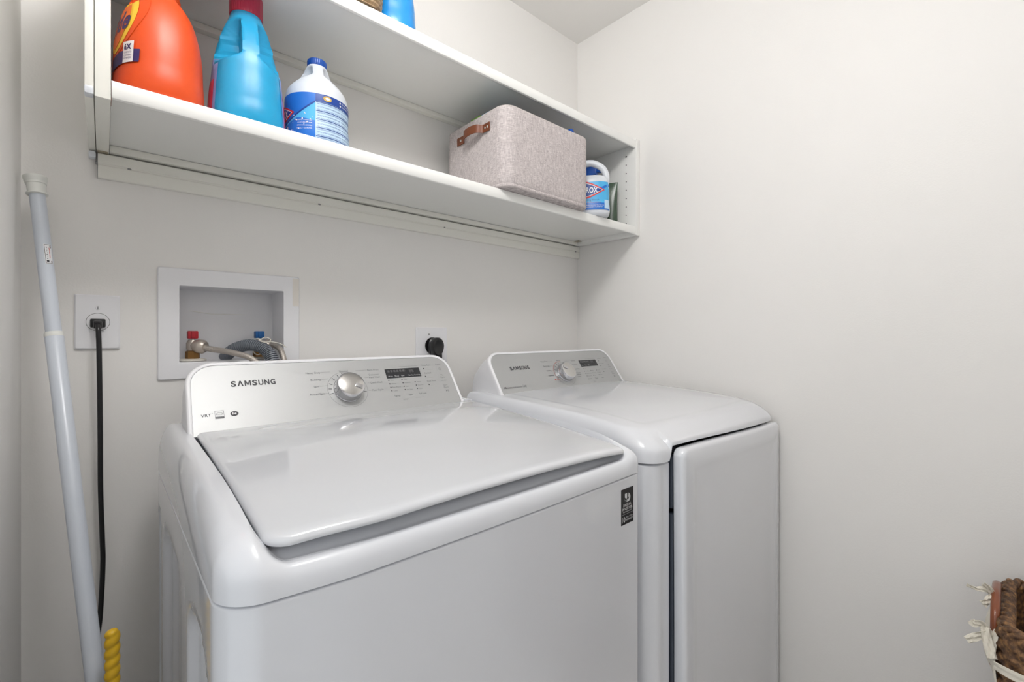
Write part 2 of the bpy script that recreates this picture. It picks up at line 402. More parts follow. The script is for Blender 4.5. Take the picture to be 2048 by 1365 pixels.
    b = NB()
    for fx in (xl+.06, xr-.06):
        for fy in (yf+.07, yb-.06):
            bb = NB(); lathe(bb, [(.001, 0), (.02, 0), (.022, .008), (.012, .014), (.012, .032), (.001, .032)], Matrix.Translation((fx, fy, 0)), n=16); fixn(bb); obj('foot', bb, 'black', root)
    b.free()
    # console housing
    X0, X1 = .237, .829
    f = conf(dx)
    rx0, rx1 = X0-.004, X1+.004
    L = []
    def fr_ring(e, off): return [f(x, v)+NV*off for x, v in co_outline(X0-e, X1+e, -.012, .139+e, .040+e, .004)]
    L.append(fr_ring(0, .0)); L.append(fr_ring(.0, .0022)); L.append(fr_ring(.0035, .0036)); L.append(fr_ring(.0065, .0028)); L.append(fr_ring(.0085, -.001))
    F0 = L[-1]; B0 = [Vector((x+dx, -.125, .995+v*.62)) for x, v in co_outline(rx0, rx1, -.0, .165, .085, .012)]
    m0 = [f(x, v)+NV*-.03 for x, v in co_outline(X0-.008, X1+.008, -.012, .146, .048, .004)]
    for t_ in (.2, .45): L.append([a.lerp(c, t_*1.6) for a, c in zip(F0, m0)] if t_ == .2 else m0)
    for t_ in (.25, .5, .75, 1.0):
        L.append([Vector((m0[i].x+(B0[i].x-m0[i].x)*(t_**1.7), m0[i].y+(B0[i].y-m0[i].y)*t_, m0[i].z+(B0[i].z-m0[i].z)*t_**1.4)) for i in range(len(m0))])
    b = NB(); rings(b, L, False, True); fixn(b); con = obj('console_housing', b, 'plastic', root, smooth=50)
    # brushed face
    b = NB(); o0 = [f(x, v)+NV*.0012 for x, v in co_outline(X0+.0004, X1-.0004, -.010, .1386, .0396, .004)]
    vs = [b.verts.new(p) for p in o0]; b.faces.new(vs); fixn(b); bmesh.ops.triangulate(b, faces=b.faces)
    face = obj('control_panel', b, 'panel', root, smooth=0)
    g = conf(dx, .0016); dv = 0 if kind == 'washer' else -.008
    def T(bm_, s, x, v, h=.0052, **k): text(bm_, s, g, x, v+dv, h, **k)
    b = NB()     # 0 dark, 1 grey, 2 red
    bx = x_ = .306
    wx = .306; v0 = .0885+dv; hh = .0120
    def polys(w_, qs):
        for q in qs:
            vv = [b.verts.new(g(wx+c[0]*w_, v0+c[1]*hh)) for c in q]; b.faces.new(vv)
    for ch in 'SAMSUNG':
        w_ = {'A': .0108, 'M': .0118}.get(ch, .0094)
        if ch == 'A': polys(w_, (((0, 0), (.25, 0), (.62, 1), (.38, 1)), ((.75, 0), (1, 0), (.62, 1), (.38, 1))))       # no crossbar
        elif ch == 'M': polys(w_, (((0, 0), (.2, 0), (.2, 1), (0, 1)), ((.8, 0), (1, 0), (1, 1), (.8, 1)), ((.04, 1), (.28, 1), (.58, .12), (.42, .12)), ((.72, 1), (.96, 1), (.58, .12), (.42, .12))))
        else: text(b, ch, g, wx, v0, hh, w=w_, bold=.035)
        wx += w_+.0020
    if kind == 'washer':
        T(b, 'VRT', .2515, .0275, .0058, w=.016, bold=.008); T(b, '™', .2685, .0320, .002, mi=1)
        for (q0, q1, q2, q3) in ((.2735, .2885, .0215, .0220), (.2735, .2885, .0255, .0258), (.2735, .2885, .0375, .0380), (.2735, .2740, .0215, .0380), (.2880, .2885, .0215, .0380)): quad(b, g, q0, q1, q2, q3, 1)
        disc(b, g, .281, .0295, .0062, 1, .0056, ry=.0045, a0=0.3, a1=2.9); T(b, 'energy', .2752, .0295, .0022, mi=1, w=.011); quad(b, g, .2737, .2883, .0222, .0252, 1)
        disc(b, g, .3055, .0290, .0070, 0, ry=.0052); g_ = conf(dx, .0020)
    else:
        T(b, 'Moisture', .2515, .0270, .0062, w=.044, bold=.006); T(b, 'Sensor', .2965, .0270, .0062, w=.028, mi=1)
        disc(b, g, .334, .0222, .0078, 1, .0073, ry=.0068); T(b, 'NS', .3295, .0275, .0052, w=.0095, bold=.02)
    if kind == 'washer':
        Lb = [('Heavy Duty', .4835, .1075, 'r', (.485, .505)), ('Bedding', .4805, .0895, 'r', (.482, .498)), ('Spin', .4735, .0720, 'r', (.475, .494)), ('Rinse+Spin', .4830, .0530, 'r', (.4845, .492)),
              ('Normal', .5365, .1080, 'c', None), ('Perm Press', .5945, .1070, 'l', (.565, .592)), ('Delicates/', .5955, .0935, 'l', None), ('Hand Wash', .5940, .0862, 'l', (.583, .592)), ('Quick Wash', .5935, .0715, 'l', (.587, .591)), ('Pure Cycle', .5935, .0510, 'l', (.584, .591))]
    else:
        Lb = [('Heavy Duty', .4820, .1100, 'r', (.484, .507)), ('Perm Press', .4820, .0920, 'r', (.484, .496)), ('Bedding', .4800, .0745, 'r', (.482, .492)), ('Delicates', .4810, .0560, 'r', (.483, .492)),
              ('Normal', .5365, .1110, 'c', None), ('Sanitize', .6010, .1070, 'l', (.565, .598)), ('Time Dry', .5955, .0905, 'l', None), ('Quick Dry', .5945, .0730, 'l', None), ('Wrinkle', .5950, .0575, 'l', (.585, .593)), ('Release', .5965, .0510, 'l', None), ('Steam', .5945, .0425, 'l', None)]
    for s_, x, v, al, ln in Lb:
        T(b, s_, x, v, .0046, align=al, mi=0 if kind == 'dryer' else 1, w={'Heavy Duty': .032, 'Rinse+Spin': .032, 'Perm Press': .029, 'Delicates/': .026, 'Hand Wash': .028, 'Quick Wash': .031, 'Pure Cycle': .028}.get(s_))
        if ln: quad(b, g, ln[0], ln[1], v+dv+.0022, v+dv+.0026, 1)
    for a in (180-6, 180-24, 180-46, 180-66, 98, 192, -14 if kind == 'washer' else 200):
        a = math.radians(a); c_, s2 = math.cos(a), math.sin(a)
        q = [(.0355, -.0007), (.0435, -.0007), (.0435, .0007), (.0355, .0007)]
        vv = [b.verts.new(g(.5365+c_*r_-s2*w_, .0615+dv+s2*r_+c_*w_)) for r_, w_ in q]; b.faces.new(vv)
    disc(b, g, .5365, .0615+dv, .0462, 1 if kind == 'washer' else 1, .0457, n=40)
    if kind == 'dryer':
        disc(b, g, .5365, .0615+dv, .0475, 2, .0466, n=30, a0=1.4, a1=3.5); disc(b, g, .4790, .0415+dv, .0024, 2); text(b, 'Steam', g, .4845, .040+dv, .004, mi=2)
    # option columns under the display
    cols = [(.6420, .0745, ['Hot', 'Warm', 'Eco Warm', 'Cold']), (.6780, .0745, ['High', 'Medium', 'Low', 'No Spin']), (.7125, .0650, ['Heavy', 'Normal', 'Light'])]
    if kind == 'dryer': cols = [(.6440, .0715, ['Cool', 'Very Dry', 'Normal Dry', 'Damp Dry']), (.6800, .0620, ['High', 'Medium', 'Low']), (.7125, .0620, ['60 min', '40 min', '20 min'])]
    for x, v, names in cols:
        for i, s_ in enumerate(names):
            disc(b, g, x, v+dv+.0018-.0098*i, .0017, 0, n=10); T(b, s_, x+.0048, v-.0098*i, .0034, mi=1)
    for x, s_ in ((.6525, 'Temp.'), (.6885, 'Spin'), (.7235, 'Soil Level')) if kind == 'washer' else ((.6525, 'Dry Level'), (.6885, 'Temp.'), (.7235, 'Time')):
        T(b, s_, x, .0300, .0045, mi=0, align='c', w=.020 if len(s_) > 6 else None)
    for x, v, s_ in ((.7605, .1125, 'Delay Start'), (.7585, .0885, 'Pre Soak'), (.7605, .0640, 'Extra Rinse')) if kind == 'washer' else ((.7625, .1105, 'Delay'), (.7605, .0885, 'Mixed Load'), (.7605, .0640, 'Anti-Static')):
        T(b, s_, x, v, .0042, mi=1, align='c', w=.026 if len(s_) > 8 else .021); disc(b, g, x-.0105, v+dv-.0085, .0019, 0, n=10)
    quad(b, g, .680, .735, .1135+dv, .1140+dv, 1)
    T(b, 'Power', .7985, .1130, .0042, mi=1, align='c'); disc(b, g, .7985, .1005+dv, .0040, 1, .0033, a0=2.2, a1=7.2); quad(b, g, .7982, .7989, .1010+dv, .1052+dv, 1)
    T(b, 'My', .7985, .0795, .0042, align='c', mi=1); T(b, 'Cycle', .7985, .0725, .0042, align='c', mi=1); T(b, 'Smart Care', .7985, .0635, .0026, align='c', mi=1)
    T(b, 'Start', .7985, .0485, .0042, align='c', mi=1); T(b, 'Pause', .7985, .0418, .0042, align='c', mi=1)
    vv = [b.verts.new(g(.7945+a_, .0300+dv+c_)) for a_, c_ in ((0, 0), (.0045, .0030), (0, .0060))]; q = b.faces.new(vv); q.material_index = 1
    quad(b, g, .7998, .8006, .030+dv, .036+dv, 1); quad(b, g, .8016, .8024, .030+dv, .036+dv, 1)
    quad(b, g, .663, .679, .0215+dv, .0218+dv, 1); quad(b, g, .699, .724, .0215+dv, .0218+dv, 1); T(b, 'Child Lock', .671, .0185, .002, align='c', mi=1)
    for nm, u0, u1, w0, w1 in (('brand_lettering', 0, .43, .06, 1), ('badge_lettering', 0, .43, -1, .06), ('dial_lettering', .43, .635, -1, 1), ('option_lettering', .635, 2, -1, 1)):
        b2 = b.copy(); kill = []
        for fc in b2.faces:
            c_ = fc.calc_center_median(); u_ = c_.x-dx; v_ = (c_-Vector((0, -.27, 1.011))).dot(SV)
            if not (u0 <= u_ < u1 and w0 <= v_ < w1): kill.append(fc)
        bmesh.ops.delete(b2, geom=kill, context='FACES'); obj(nm, b2, ['ink', 'ink2', 'red'], face, smooth=0)
    b.free()
    if kind == 'washer':
        b = NB(); text(b, 'he', conf(dx, .0022), .3055, .0268, .0050, align='c', bold=.02); obj('he_mark', b, 'plastic', face, smooth=0)
    # display
    b = NB(); gd = conf(dx, .0018); quad(b, gd, .6395, .7360, .0820+dv, .1085+dv, 0)
    gt = conf(dx, .0022)
    for i in range(6): quad(b, gt, .6450+.0082*i, .6510+.0082*i, .0985+dv, .1045+dv, 2)
    text(b, '88', gt, .7050, .0955+dv, .0095, mi=2); 
    for x, s_ in ((.6435, 'Wash'), (.6615, 'Rinse'), (.6790, 'Spin')) if kind == 'washer' else ((.6435, 'Dry'), (.6615, 'Cool'), (.6790, 'End')): text(b, s_, gt, x, .0855+dv, .0036, mi=1)
    if kind == 'washer': text(b, 'Est. Time Remaining', gt, .7000, .0855+dv, .0036, mi=1, w=.0335)
    obj('display', b, ['disp', 'dispt', 'dispd'], face, smooth=0)
    # buttons, one each
    for x, v, w_, h_ in ((.6525, .0322, .0105, .0052), (.6885, .0322, .0105, .0052), (.7235, .0322, .0115, .0052), (.7605, .1035, .0125, .0045), (.7585, .0800, .0125, .0045), (.7605, .0555, .0125, .0045), (.7985, .1018, .0085, .0075), (.7985, .0765, .0085, .0085), (.7985, .0400, .0085, .0130)):
        bb = NB(); rings(bb, [[f(x+c[0], v+dv+c[1])+NV*o_ for c in [(p[0], p[1]) for p in rrect(-w_+e, w_-e, -h_+e, h_-e, .002, .002, nc=3, ns=2)]] for o_, e in ((.0010, 0), (.0014, .0003))], False, True); fixn(bb)
        obj('button', bb, 'panel', face, smooth=0)
    # knob
    c0 = f(.5365, .0615+dv); mt = Matrix.Translation(c0) @ Matrix(((1, 0, 0), (0, SV.y, NV.y), (0, SV.z, NV.z))).to_4x4()
    b = NB(); lathe(b, [(.0335, .0012), (.0335, .004), (.0325, .0055), (.0322, .014), (.0318, .0235), (.0300, .0268), (.027, .0280), (.001, .0295)], mt, n=56); fixn(b)
    for fc in b.faces:
        cc = mt.inverted() @ fc.calc_center_median()
        if cc.z > .0275: fc.material_index = 1
    kn = obj('knob', b, ['chrome', 'chromeb'], face, smooth=30)
    b = NB(); box(b, .008, .026, -.0045, .0045, .0280, .0312, .001); bmesh.ops.rotate(b, cent=(0, 0, 0), matrix=Matrix.Rotation(math.radians(-28 if kind == 'washer' else 150), 3, 'Z'), verts=b.verts); bmesh.ops.transform(b, matrix=mt, verts=b.verts)
    obj('pointer', b, 'chrome', kn, smooth=30)

wa = thing('washing_machine', 'white top-load washing machine with closed lid, nearest the camera on the left', 'washing machine', (.5415, -.45, 0))
WX0, WX1 = .197, .893
machine(WX0, WX1, 0, wa, 'washer')
# lid
LX0, LX1, LY0, LY1 = WX0+.045, WX1-.030, -.7665, -.268
def lid_z(x, y):
    e = interp([(-.80, .963), (-.765, .9675), (-.73, .973), (-.68, .9785), (-.62, .9845), (-.50, .9945), (-.27, 1.0085)], y)
    xc = (LX0+LX1)/2; hw = (LX1-LX0)/2
    return e+.013*max(0, 1-((x-xc)/hw)**2)**.7*ss(LY1, LY1-.12, y)+.002
b = NB(); L = []
for d, dz in ((.012, -.012), (.004, -.0115), (.001, -.0100), (0, -.0080), (.0003, -.0055), (.0015, -.003), (.004, -.0010), (.008, 0), (.016, 0), (.03, 0), (.05, 0), (.08, 0), (.12, 0), (.17, 0), (.22, 0)):
    L.append([Vector((x, y, lid_z(x, y)+dz)) for x, y in rrect(LX0, LX1, LY0, LY1, (.028, .014), .012, d, .004, nc=14, ns=60, warp=.014)])
rings(b, L, True, True); fixn(b)
bmesh.ops.triangulate(b, faces=[f_ for f_ in b.faces if len(f_.verts) > 4])
obj('lid', b, 'lidw', wa, smooth=45)
# warranty sticker
b = NB(); fs_ = lambda o_: (lambda u, v: Vector((.8270+u*.040, -.7784-o_*.0002, .8345+v*.0665)))
quad(b, fs_(1), 0, 1, 0, 1, 0)
q = fs_(2)
disc(b, q, .52, .735, .22, 1, .10, ry=.125, a0=-PI/2-.2, a1=PI/2); quad(b, q, .30, .47, .66, .86, 1); quad(b, q, .53, .60, .735, .86, 1); disc(b, q, .50, .735, .20, 1, .09, ry=.118, a0=PI, a1=3*PI/2+.1)
text(b, 'DIGITAL', q, .5, .50, .075, w=.64, mi=1, align='c', bold=.01); text(b, 'INVERTER', q, .5, .40, .075, w=.80, mi=1, align='c', bold=.01)
text(b, 'TECHNOLOGY', q, .5, .335, .035, w=.74, mi=1, align='c'); quad(b, q, .08, .94, .285, .290, 1)
text(b, '10', q, .07, .07, .145, w=.26, mi=1, bold=.02); text(b, 'YEAR', q, .38, .165, .045, w=.22, mi=1); text(b, 'MOTOR', q, .66, .165, .045, w=.27, mi=1); text(b, 'WARRANTY', q, .38, .09, .055, w=.56, mi=1, bold=.01)
obj('warranty_sticker', b, ['disp', 'dispt'], wa, smooth=0)

dr = thing('clothes_dryer', 'white front-load clothes dryer with its door slightly ajar, standing against the right wall', 'dryer', (1.281, -.45, 0))
DX0, DX1 = .938, 1.624
machine(DX0, DX1, .742, dr, 'dryer')
# dryer door: pivots on the right edge, a little ajar
hp = Vector((DX1-.006, -.775, 0)); rm = Matrix.Translation(hp) @ Matrix.Rotation(math.radians(1.3), 4, 'Z') @ Matrix.Translation(-hp)
def dcon(d): return [(x, z-.020*ss(DX0, DX1, x)*ss(.5, .9, z)) for x, z in rrect(DX0+.077, DX1-.004, .09, .9485, .02, .020, d, 0, nc=8, ns=30)]
b = NB(); L = []
for d, yy in ((.010, .026), (.002, .026), (0, .022), (0, .010), (.001, .006), (.004, .002), (.009, 0), (.03, -.001), (.036, -.0014), (.046, -.0002), (.056, .0006), (.10, .0006), (.2, .0006)):
    R_ = []
    for x, z in dcon(d):
        bul = .006*(1-((x-1.31)/.33)**2)*ss(0, .1, d+.05)
        pin = .012*ss(.55, .75, (z))*0
        sh = .006*math.sin(min(1, max(0, (.95-z)/.9))*PI)*ss(DX0+.12, DX0+.06, x)
        R_.append(rm @ Vector((x+sh, -.7900+yy-bul, z)))
    L.append(R_)
rings(b, L, True, True); fixn(b); bmesh.ops.triangulate(b, faces=[f_ for f_ in b.faces if len(f_.verts) > 4])
door = obj('door', b, 'enamel', dr, smooth=40)
b = NB(); box(b, DX0+.079, DX1-.03, -.764, -.738, .12, .806, .006); box(b, DX0+.0785, DX0+.10, -.764, -.738, .815, .93, .008); bmesh.ops.transform(b, matrix=rm, verts=b.verts); obj('door_liner', b, 'slate2', door)
b = NB(); box(b, DX0+.0692, DX0+.0712, -.765, -.745, .828, .868, .0009); obj('door_switch', b, 'slate', dr)

# ---------------------------------------------------------------- wall shelf
sh = thing('wall_shelf', 'white two-tier melamine wall shelf above the machines', 'shelf', (.86, 0, 1.51))
SX0, SX1 = .101, 1.626      # outer faces
SF = -.305
b = NB(); box(b, .1062, .1255, SF, -.0005, 1.562, 1.925, .0012); obj('side_panel', b, 'mel2', sh)
b = NB(); box(b, .0945, .1055, SF-.004, -.0005, 1.562, 1.925, .003); obj('edge_batten', b, 'mel2', sh)
for y0_, z_ in ((SF-.006, 1.575), (-.02, 1.5605)):
    b = NB(); box(b, .0943, .1054, y0_, y0_+.02, z_-.0135, z_-.0005, .003); obj('end_cap', b, 'bleach', sh)
b = NB(); box(b, 1.608, 1.6325, SF, -.0005, 1.562, 1.925, .0012); 
sp = obj('side_panel', b, 'mel', sh)
for k in range(9):
    b = NB(); rr = .0032 if k == 0 else .0022
    z_ = 1.868 - .032*k; mt = Matrix.Translation((1.6082, -.262, z_)) @ Matrix.Rotation(-PI/2, 4, 'Y')
    lathe(b, [(.0001, 0), (rr, 0), (rr, .0006), (.0001, .0006)], mt, n=12); fixn(b); obj('pin_hole', b, 'hole', sp, smooth=0)
def shelf_board(zt_, front, nm):
    b = NB(); prof = [(-.0005, zt_), (front+.004, zt_), (front+.001, zt_-.001), (front, zt_-.004), (front, zt_-.024), (front+.002, zt_-.0275), (front+.006, zt_-.029), (front+.012, zt_-.0265), (front+.016, zt_-.0205), (front+.021, zt_-.0175), (front+.03, zt_-.016), (-.0005, zt_-.016)]
    rings(b, [[Vector((x, y, z)) for y, z in prof] for x in (.1262, 1.6075)], True, True); fixn(b); obj(nm, b, 'mel', sh, smooth=30)
shelf_board(1.5945, SF, 'lower_shelf'); shelf_board(1.9185, SF, 'upper_shelf')
b = NB(); box(b, .1262, 1.6075, -.0215, -.0005, 1.564, 1.5778, .0006); obj('cleat', b, 'mel2', sh)
b = NB(); box(b, .1262, 1.6075, -.0185, -.0005, 1.8875, 1.9018, .0006); obj('cleat', b, 'mel2', sh)
b = NB(); prof = [(-.0002, 1.5105), (-.009, 1.5105), (-.011, 1.512), (-.011, 1.536), (-.0095, 1.5375), (-.0095, 1.5395), (-.012, 1.541), (-.012, 1.559), (-.010, 1.5605), (-.0002, 1.5605)]
rings(b, [[Vector((x, y, z)) for y, z in prof] for x in (.1085, 1.633)], True, True); fixn(b); rail = obj('mounting_rail', b, 'mel2', sh, smooth=20)
for x in (.158, .55, .95, 1.61):
    b = NB(); lathe(b, [(.0001, 0), (.0035, 0), (.003, .0012), (.0001, .0016)], Matrix.Translation((x, -.0095, 1.5385)) @ Matrix.Rotation(PI/2, 4, 'X'), n=12); fixn(b); obj('screw', b, 'screw', rail)
b = NB(); box(b, .1075, .1083, -.012, -.0002, 1.5105, 1.5605); lathe(b, [(.0001, 0), (.004, 0), (.003, .003), (.0001, .0032)], Matrix.Translation((.1075, -.006, 1.541)) @ Matrix.Rotation(-PI/2, 4, 'Y'), n=12); fixn(b); obj('rail_end', b, 'screw', rail)
b = NB(); box(b, .1075, .1240, -.024, -.002, 1.5606, 1.5618); obj('bracket', b, 'steel', sh, smooth=0)
b = NB(); box(b, 1.585, 1.607, -.045, -.025, 1.5755, 1.5778); obj('bracket', b, 'steel', sh, smooth=0)
b = NB(); box(b, .1256, .1262, SF+.004, SF+.03, 1.563, 1.5935); obj('joint_strip', b, 'leather', sh, smooth=0)

# ---------------------------------------------------------------- bottles
def bottle(root, T, nm, m, H, dimp=None, ex=2.6, n=72, seam=True):
    """T: rows (z, half thickness, half depth, y centre). Returns S(theta, z, off)"""
    ta = [(r[0], r[1]) for r in T]; tb = [(r[0], r[2]) for r in T]; tc = [(r[0], r[3]) for r in T]
    def S(th, z, off=0.0):
        a = interp(ta, z)+off; b_ = interp(tb, z)+off; cy = interp(tc, z)
        e = 2/(ex if z < H*.75 else 2.1); c, s_ = math.cos(th), math.sin(th)
        x = a*math.copysign(abs(c)**e, c); y = b_*math.copysign(abs(s_)**e, s_)+cy
        if dimp:
            yc, zc, ry, rz, tw = dimp
            q = 1-((y-yc)/ry)**2-((z-zc)/rz)**2
            if q > 0:
                k = ss(0, .45, q); ax = min(abs(x), tw); x = math.copysign(abs(x)+(ax-abs(x))*k, x)
        return Vector((x, y, z))
    zs = [T[0][0]+(T[-1][0]-T[0][0])*i/90 for i in range(91)]
    L = [[S(2*PI*k/n, 0.0, -.006) for k in range(n)]]+[[S(2*PI*k/n, z) for k in range(n)] for z in zs]
    b = NB(); rings(b, L, True, True); fixn(b); o = obj(nm, b, m, root, smooth=60, local=True)
    return S, o
def onS(S, th0, z0, off, rad):
    """flat coordinates (u metres along, v up) wrapped on the bottle"""
    return lambda u, v: S(th0+u/rad, z0+v, off)
def cap(root, r, z0, z1, m, y=0.0, ribs=40, nm='cap'):
    b = NB(); L = []
    for rr, z in ((r*.98, z0), (r, z0+.001), (r, z1-.003), (r*.97, z1-.0008), (r*.9, z1), (.001, z1)):
        L.append([Vector(((rr*(1+.02*(k % 2)*(rr > r*.95)))*math.cos(2*PI*k/80), y+(rr*(1+.02*(k % 2)*(rr > r*.95)))*math.sin(2*PI*k/80), z)) for k in range(80)])
    rings(b, L, True, True); fixn(b); return obj(nm, b, m, root, smooth=30, local=True)
SZ = 1.5948
# orange detergent: thin side to the camera, label face turned to the left
o = thing('detergent_bottle', 'large orange laundry detergent bottle at the left end of the lower shelf', 'bottle', (.193, -.205, SZ), math.radians(7))
S, bo = bottle(o, [(0, .058, .082, 0), (.012, .063, .088, 0), (.06, .0630, .088, 0), (.11, .0605, .084, 0), (.155, .052, .076, .002), (.19, .040, .064, .006), (.215, .036, .05, .010), (.24, .030, .036, .012), (.262, .025, .025, .014)], 'bottle_body', 'orange', .262, dimp=(-.030, .205, .030, .045, .014))
cap(o, .030, .262, .300, 'orange2', .014)
b = NB(); TH = PI                     # -x face, towards -y means theta > PI
def Lb(u, v, off=.0006): return S(PI+u, v, off)
def patch(b, S, t0, t1, z0, z1, mi, off, nx=20, ny=14): quad(b, lambda u, v: S(u, v, off), t0, t1, z0, z1, mi, nx, ny)
def ell(b, fn, cu, cv, ru, rv, mi, n=36, k=6):
    for j in range(k):
        disc(b, fn, cu, cv, ru*(j+1)/k, mi, ru*j/k if j else ru*.0001, n=n, ry=rv*(j+1)/k)
FL = lambda off: (lambda u, v: S(PI+.0001+u*13.0*1.0, v, off)) 
def yface(off):
    def fn(u, v):       # u = local -y position on the -x face, solved for theta
        cy = interp([(0, 0), (.262, .014)], v); bb = .088
        lo, hi = PI/2, 1.5*PI
        for _ in range(22):
            mid = (lo+hi)/2
            if -S(mid, v, 0).y < u: lo = mid
            else: hi = mid
        return S(mid, v, off)
    return fn
F1, F2, F3, F4 = yface(.0007), yface(.0011), yface(.0015), yface(.0019)
ell(b, F1, .022, .135, .050, .062, 1); ell(b, F2, .020, .132, .043, .054, 2); ell(b, F3, .018, .131, .034, .045, 0)
text(b, 'Tide', F4, .020, .112, .034, w=.068, align='c', mi=3, bold=.03, shear=.15)
for k in range(1): quad(b, F3, .0, .076, .050, .072, 3, 14, 3, shear=0.0)
quad(b, F4, .050, .069, .050, .086, 4, 4, 4); text(b, '6X', conf if False else yface(.0023), .0595, .072, .009, w=.013, align='c', mi=3, bold=.03)
for k in range(3): text(b, ['CONCENTRATED', 'CLEANING', 'POWER'][k], yface(.0023), .0595, .0655-.005*k, .003, w=.014, align='c', mi=3)
obj('label', b, ['orange2', 'orange', 'lyel', 'navy', 'lwhite'], bo, smooth=60, local=True)

# blue softener
o = thing('softener_bottle', 'translucent blue fabric softener bottle with dark red cap beside the orange detergent', 'bottle', (.338, -.200, SZ), math.radians(-6))
S, bo = bottle(o, [(0, .060, .074, 0), (.01, .066, .080, 0), (.055, .0665, .080, 0), (.10, .0625, .077, 0), (.14, .0585, .074, 0), (.175, .052, .068, .003), (.210, .042, .056, .006), (.235, .0335, .040, .008), (.250, .029, .030, .010), (.260, .028, .028, .010)], 'bottle_body', 'blue', .260, dimp=(-.050, .178, .046, .058, .0145))
cap(o, .0300, .252, .298, 'maroon', .010)
for s0 in (1, -1):
    c = PI if s0 > 0 else 0; b = NB()
    quad(b, lambda u, v: S(c+s0*u, v, .0006), -.9, .62, .018, .135, 1, 24, 12)
    quad(b, lambda u, v: S(c+s0*u, v, .0011), -.7, .50, .02, .085, 0, 24, 12)
    obj('label', b, ['pink', 'lilac'], bo, smooth=60, local=True)
b = NB(); quad(b, lambda u, v: S(-PI/2+u, v, .0008), -.02, .02, .01, .20, 0, 2, 30); obj('mould_seam', b, 'blue', bo, smooth=60, local=True)

# bleach bottle in the middle
def diamond(b, fn, cu, cv, w, h, mi):
    n = 20; out = []
    for k in range(n+1):
        t = k/n; x = -w+2*w*t; e = (1-abs(x/w)**1.25)*h; out.append((x, e))
    for k in range(n):
        (x0, e0), (x1, e1) = out[k], out[k+1]
        vv = [b.verts.new(fn(cu+x0, cv-e0-1e-5)), b.verts.new(fn(cu+x1, cv-e1-1e-5)), b.verts.new(fn(cu+x1, cv+e1+1e-5)), b.verts.new(fn(cu+x0, cv+e0+1e-5))]
        f_ = b.faces.new(vv); f_.material_index = mi
def clorox(b, fn0, fn1, fn2, fn3, cu, cv, sc):
    diamond(b, fn0, cu, cv, .050*sc, .024*sc, 4); diamond(b, fn1, cu, cv, .0445*sc, .0195*sc, 3); diamond(b, fn2, cu, cv, .042*sc, .0175*sc, 5)
    text(b, 'CLOROX', fn3, cu, cv-.0075*sc, .015*sc, w=.062*sc, align='c', mi=1, bold=.03)
o = thing('bleach_bottle', 'small white bleach bottle with blue cap standing alone on the lower shelf', 'bottle', (.481, -.195, SZ), math.radians(-15))
S, bo = bottle(o, [(0, .060, .060, 0), (.008, .0655, .0655, 0), (.07, .0660, .0660, 0), (.122, .0655, .0655, 0), (.138, .061, .062, 0), (.155, .050, .052, 0), (.172, .0385, .040, .001), (.188, .0275, .028, .002), (.203, .0205, .0205, .003)], 'bottle_body', 'bleach', .203, dimp=(-.018, .168, .026, .033, .011), ex=2.1)
cap(o, .0205, .2025, .2185, 'bcap', .003)
b = NB(); RD = .066; c0 = -PI/2-.10
W_ = lambda off: (lambda u, v: S(c0+u/RD, v, off))
a0, a1 = W_(.0006), W_(.0010); a2, a3, a4, a5 = W_(.0013), W_(.0016), W_(.0019), W_(.0022)
quad(b, a0, -.135, 0, .012, .114, 0, 50, 12); quad(b, a0, 0, .115, .012, .114, 2, 44, 12)
quad(b, a1, 0, .115, .097, .114, 5, 40, 2)
for k in range(24):                                    # light-blue lower left part with curved edge
    u0 = -.125+.125*k/24; u1 = -.125+.125*(k+1)/24
    e = lambda u: .030+.064*((u+.125)/.125)**1.6
    vv = [b.verts.new(a1(u0, .012)), b.verts.new(a1(u1, .012)), b.verts.new(a1(u1, e(u1))), b.verts.new(a1(u0, e(u0)))]; f_ = b.faces.new(vv); f_.material_index = 6
    vv = [b.verts.new(a2(u0, e(u0))), b.verts.new(a2(u1, e(u1))), b.verts.new(a2(u1, e(u1)+.004)), b.verts.new(a2(u0, e(u0)+.004))]; f_ = b.faces.new(vv); f_.material_index = 5
clorox(b, a2, a3, a4, a5, -.095, .072, 1.0)
disc(b, a2, .022, .1060, .0085, 7, ry=.006); disc(b, a3, .022, .1060, .0045, 1, ry=.003)
random.seed(3)
for k in range(26): disc(b, a3, -.005-.07*random.random(), .02+.05*random.random()**1.2, .0006+.0012*random.random(), 1, n=8)
for k, s_ in enumerate(('DISINFECTS WHEN USED', 'AS DIRECTED', 'REMOVES STAINS & DEODORIZES', 'KILLS GERMS')): text(b, s_, a3, -.036, .052-.006*k, .0028, w=.030, mi=1)
for k in range(13):
    v = .0905-.0062*k
    if k % 3 == 0: quad(b, a1, .001, .108, v+.0042, v+.0056, 5, 30, 1)
    for j in range(2):
        text(b, ['DIRECTIONS FOR USE IN LAUNDRY AND HOME CLEANING', 'KEEP OUT OF REACH OF CHILDREN STORE UPRIGHT', 'FIRST AID IF IN EYES RINSE SLOWLY WITH WATER'][(k+j) % 3], a2, .003+.052*j, v, .0026, w=.049, mi=5)
for k in range(2): disc(b, a2, .052, .1085-.0065*k, .0022, 1, n=10); text(b, ['BLEACHES AND REMOVES STAINS', 'DISINFECTS SURFACES'][k], a2, .057, .107-.0065*k, .0034, w=.048, mi=1)
obj('label', b, ['lblue', 'lwhite', 'lpale', 'lwhite', 'lred', 'ldeep', 'lcyan', 'gold'], bo, smooth=60, local=True)

# large bleach jug at the right end, turned to face the room
o = thing('bleach_jug', 'white bleach jug with looped handle, partly behind the fabric bin at the right end', 'bottle', (1.378, -.262, SZ), math.radians(-52))
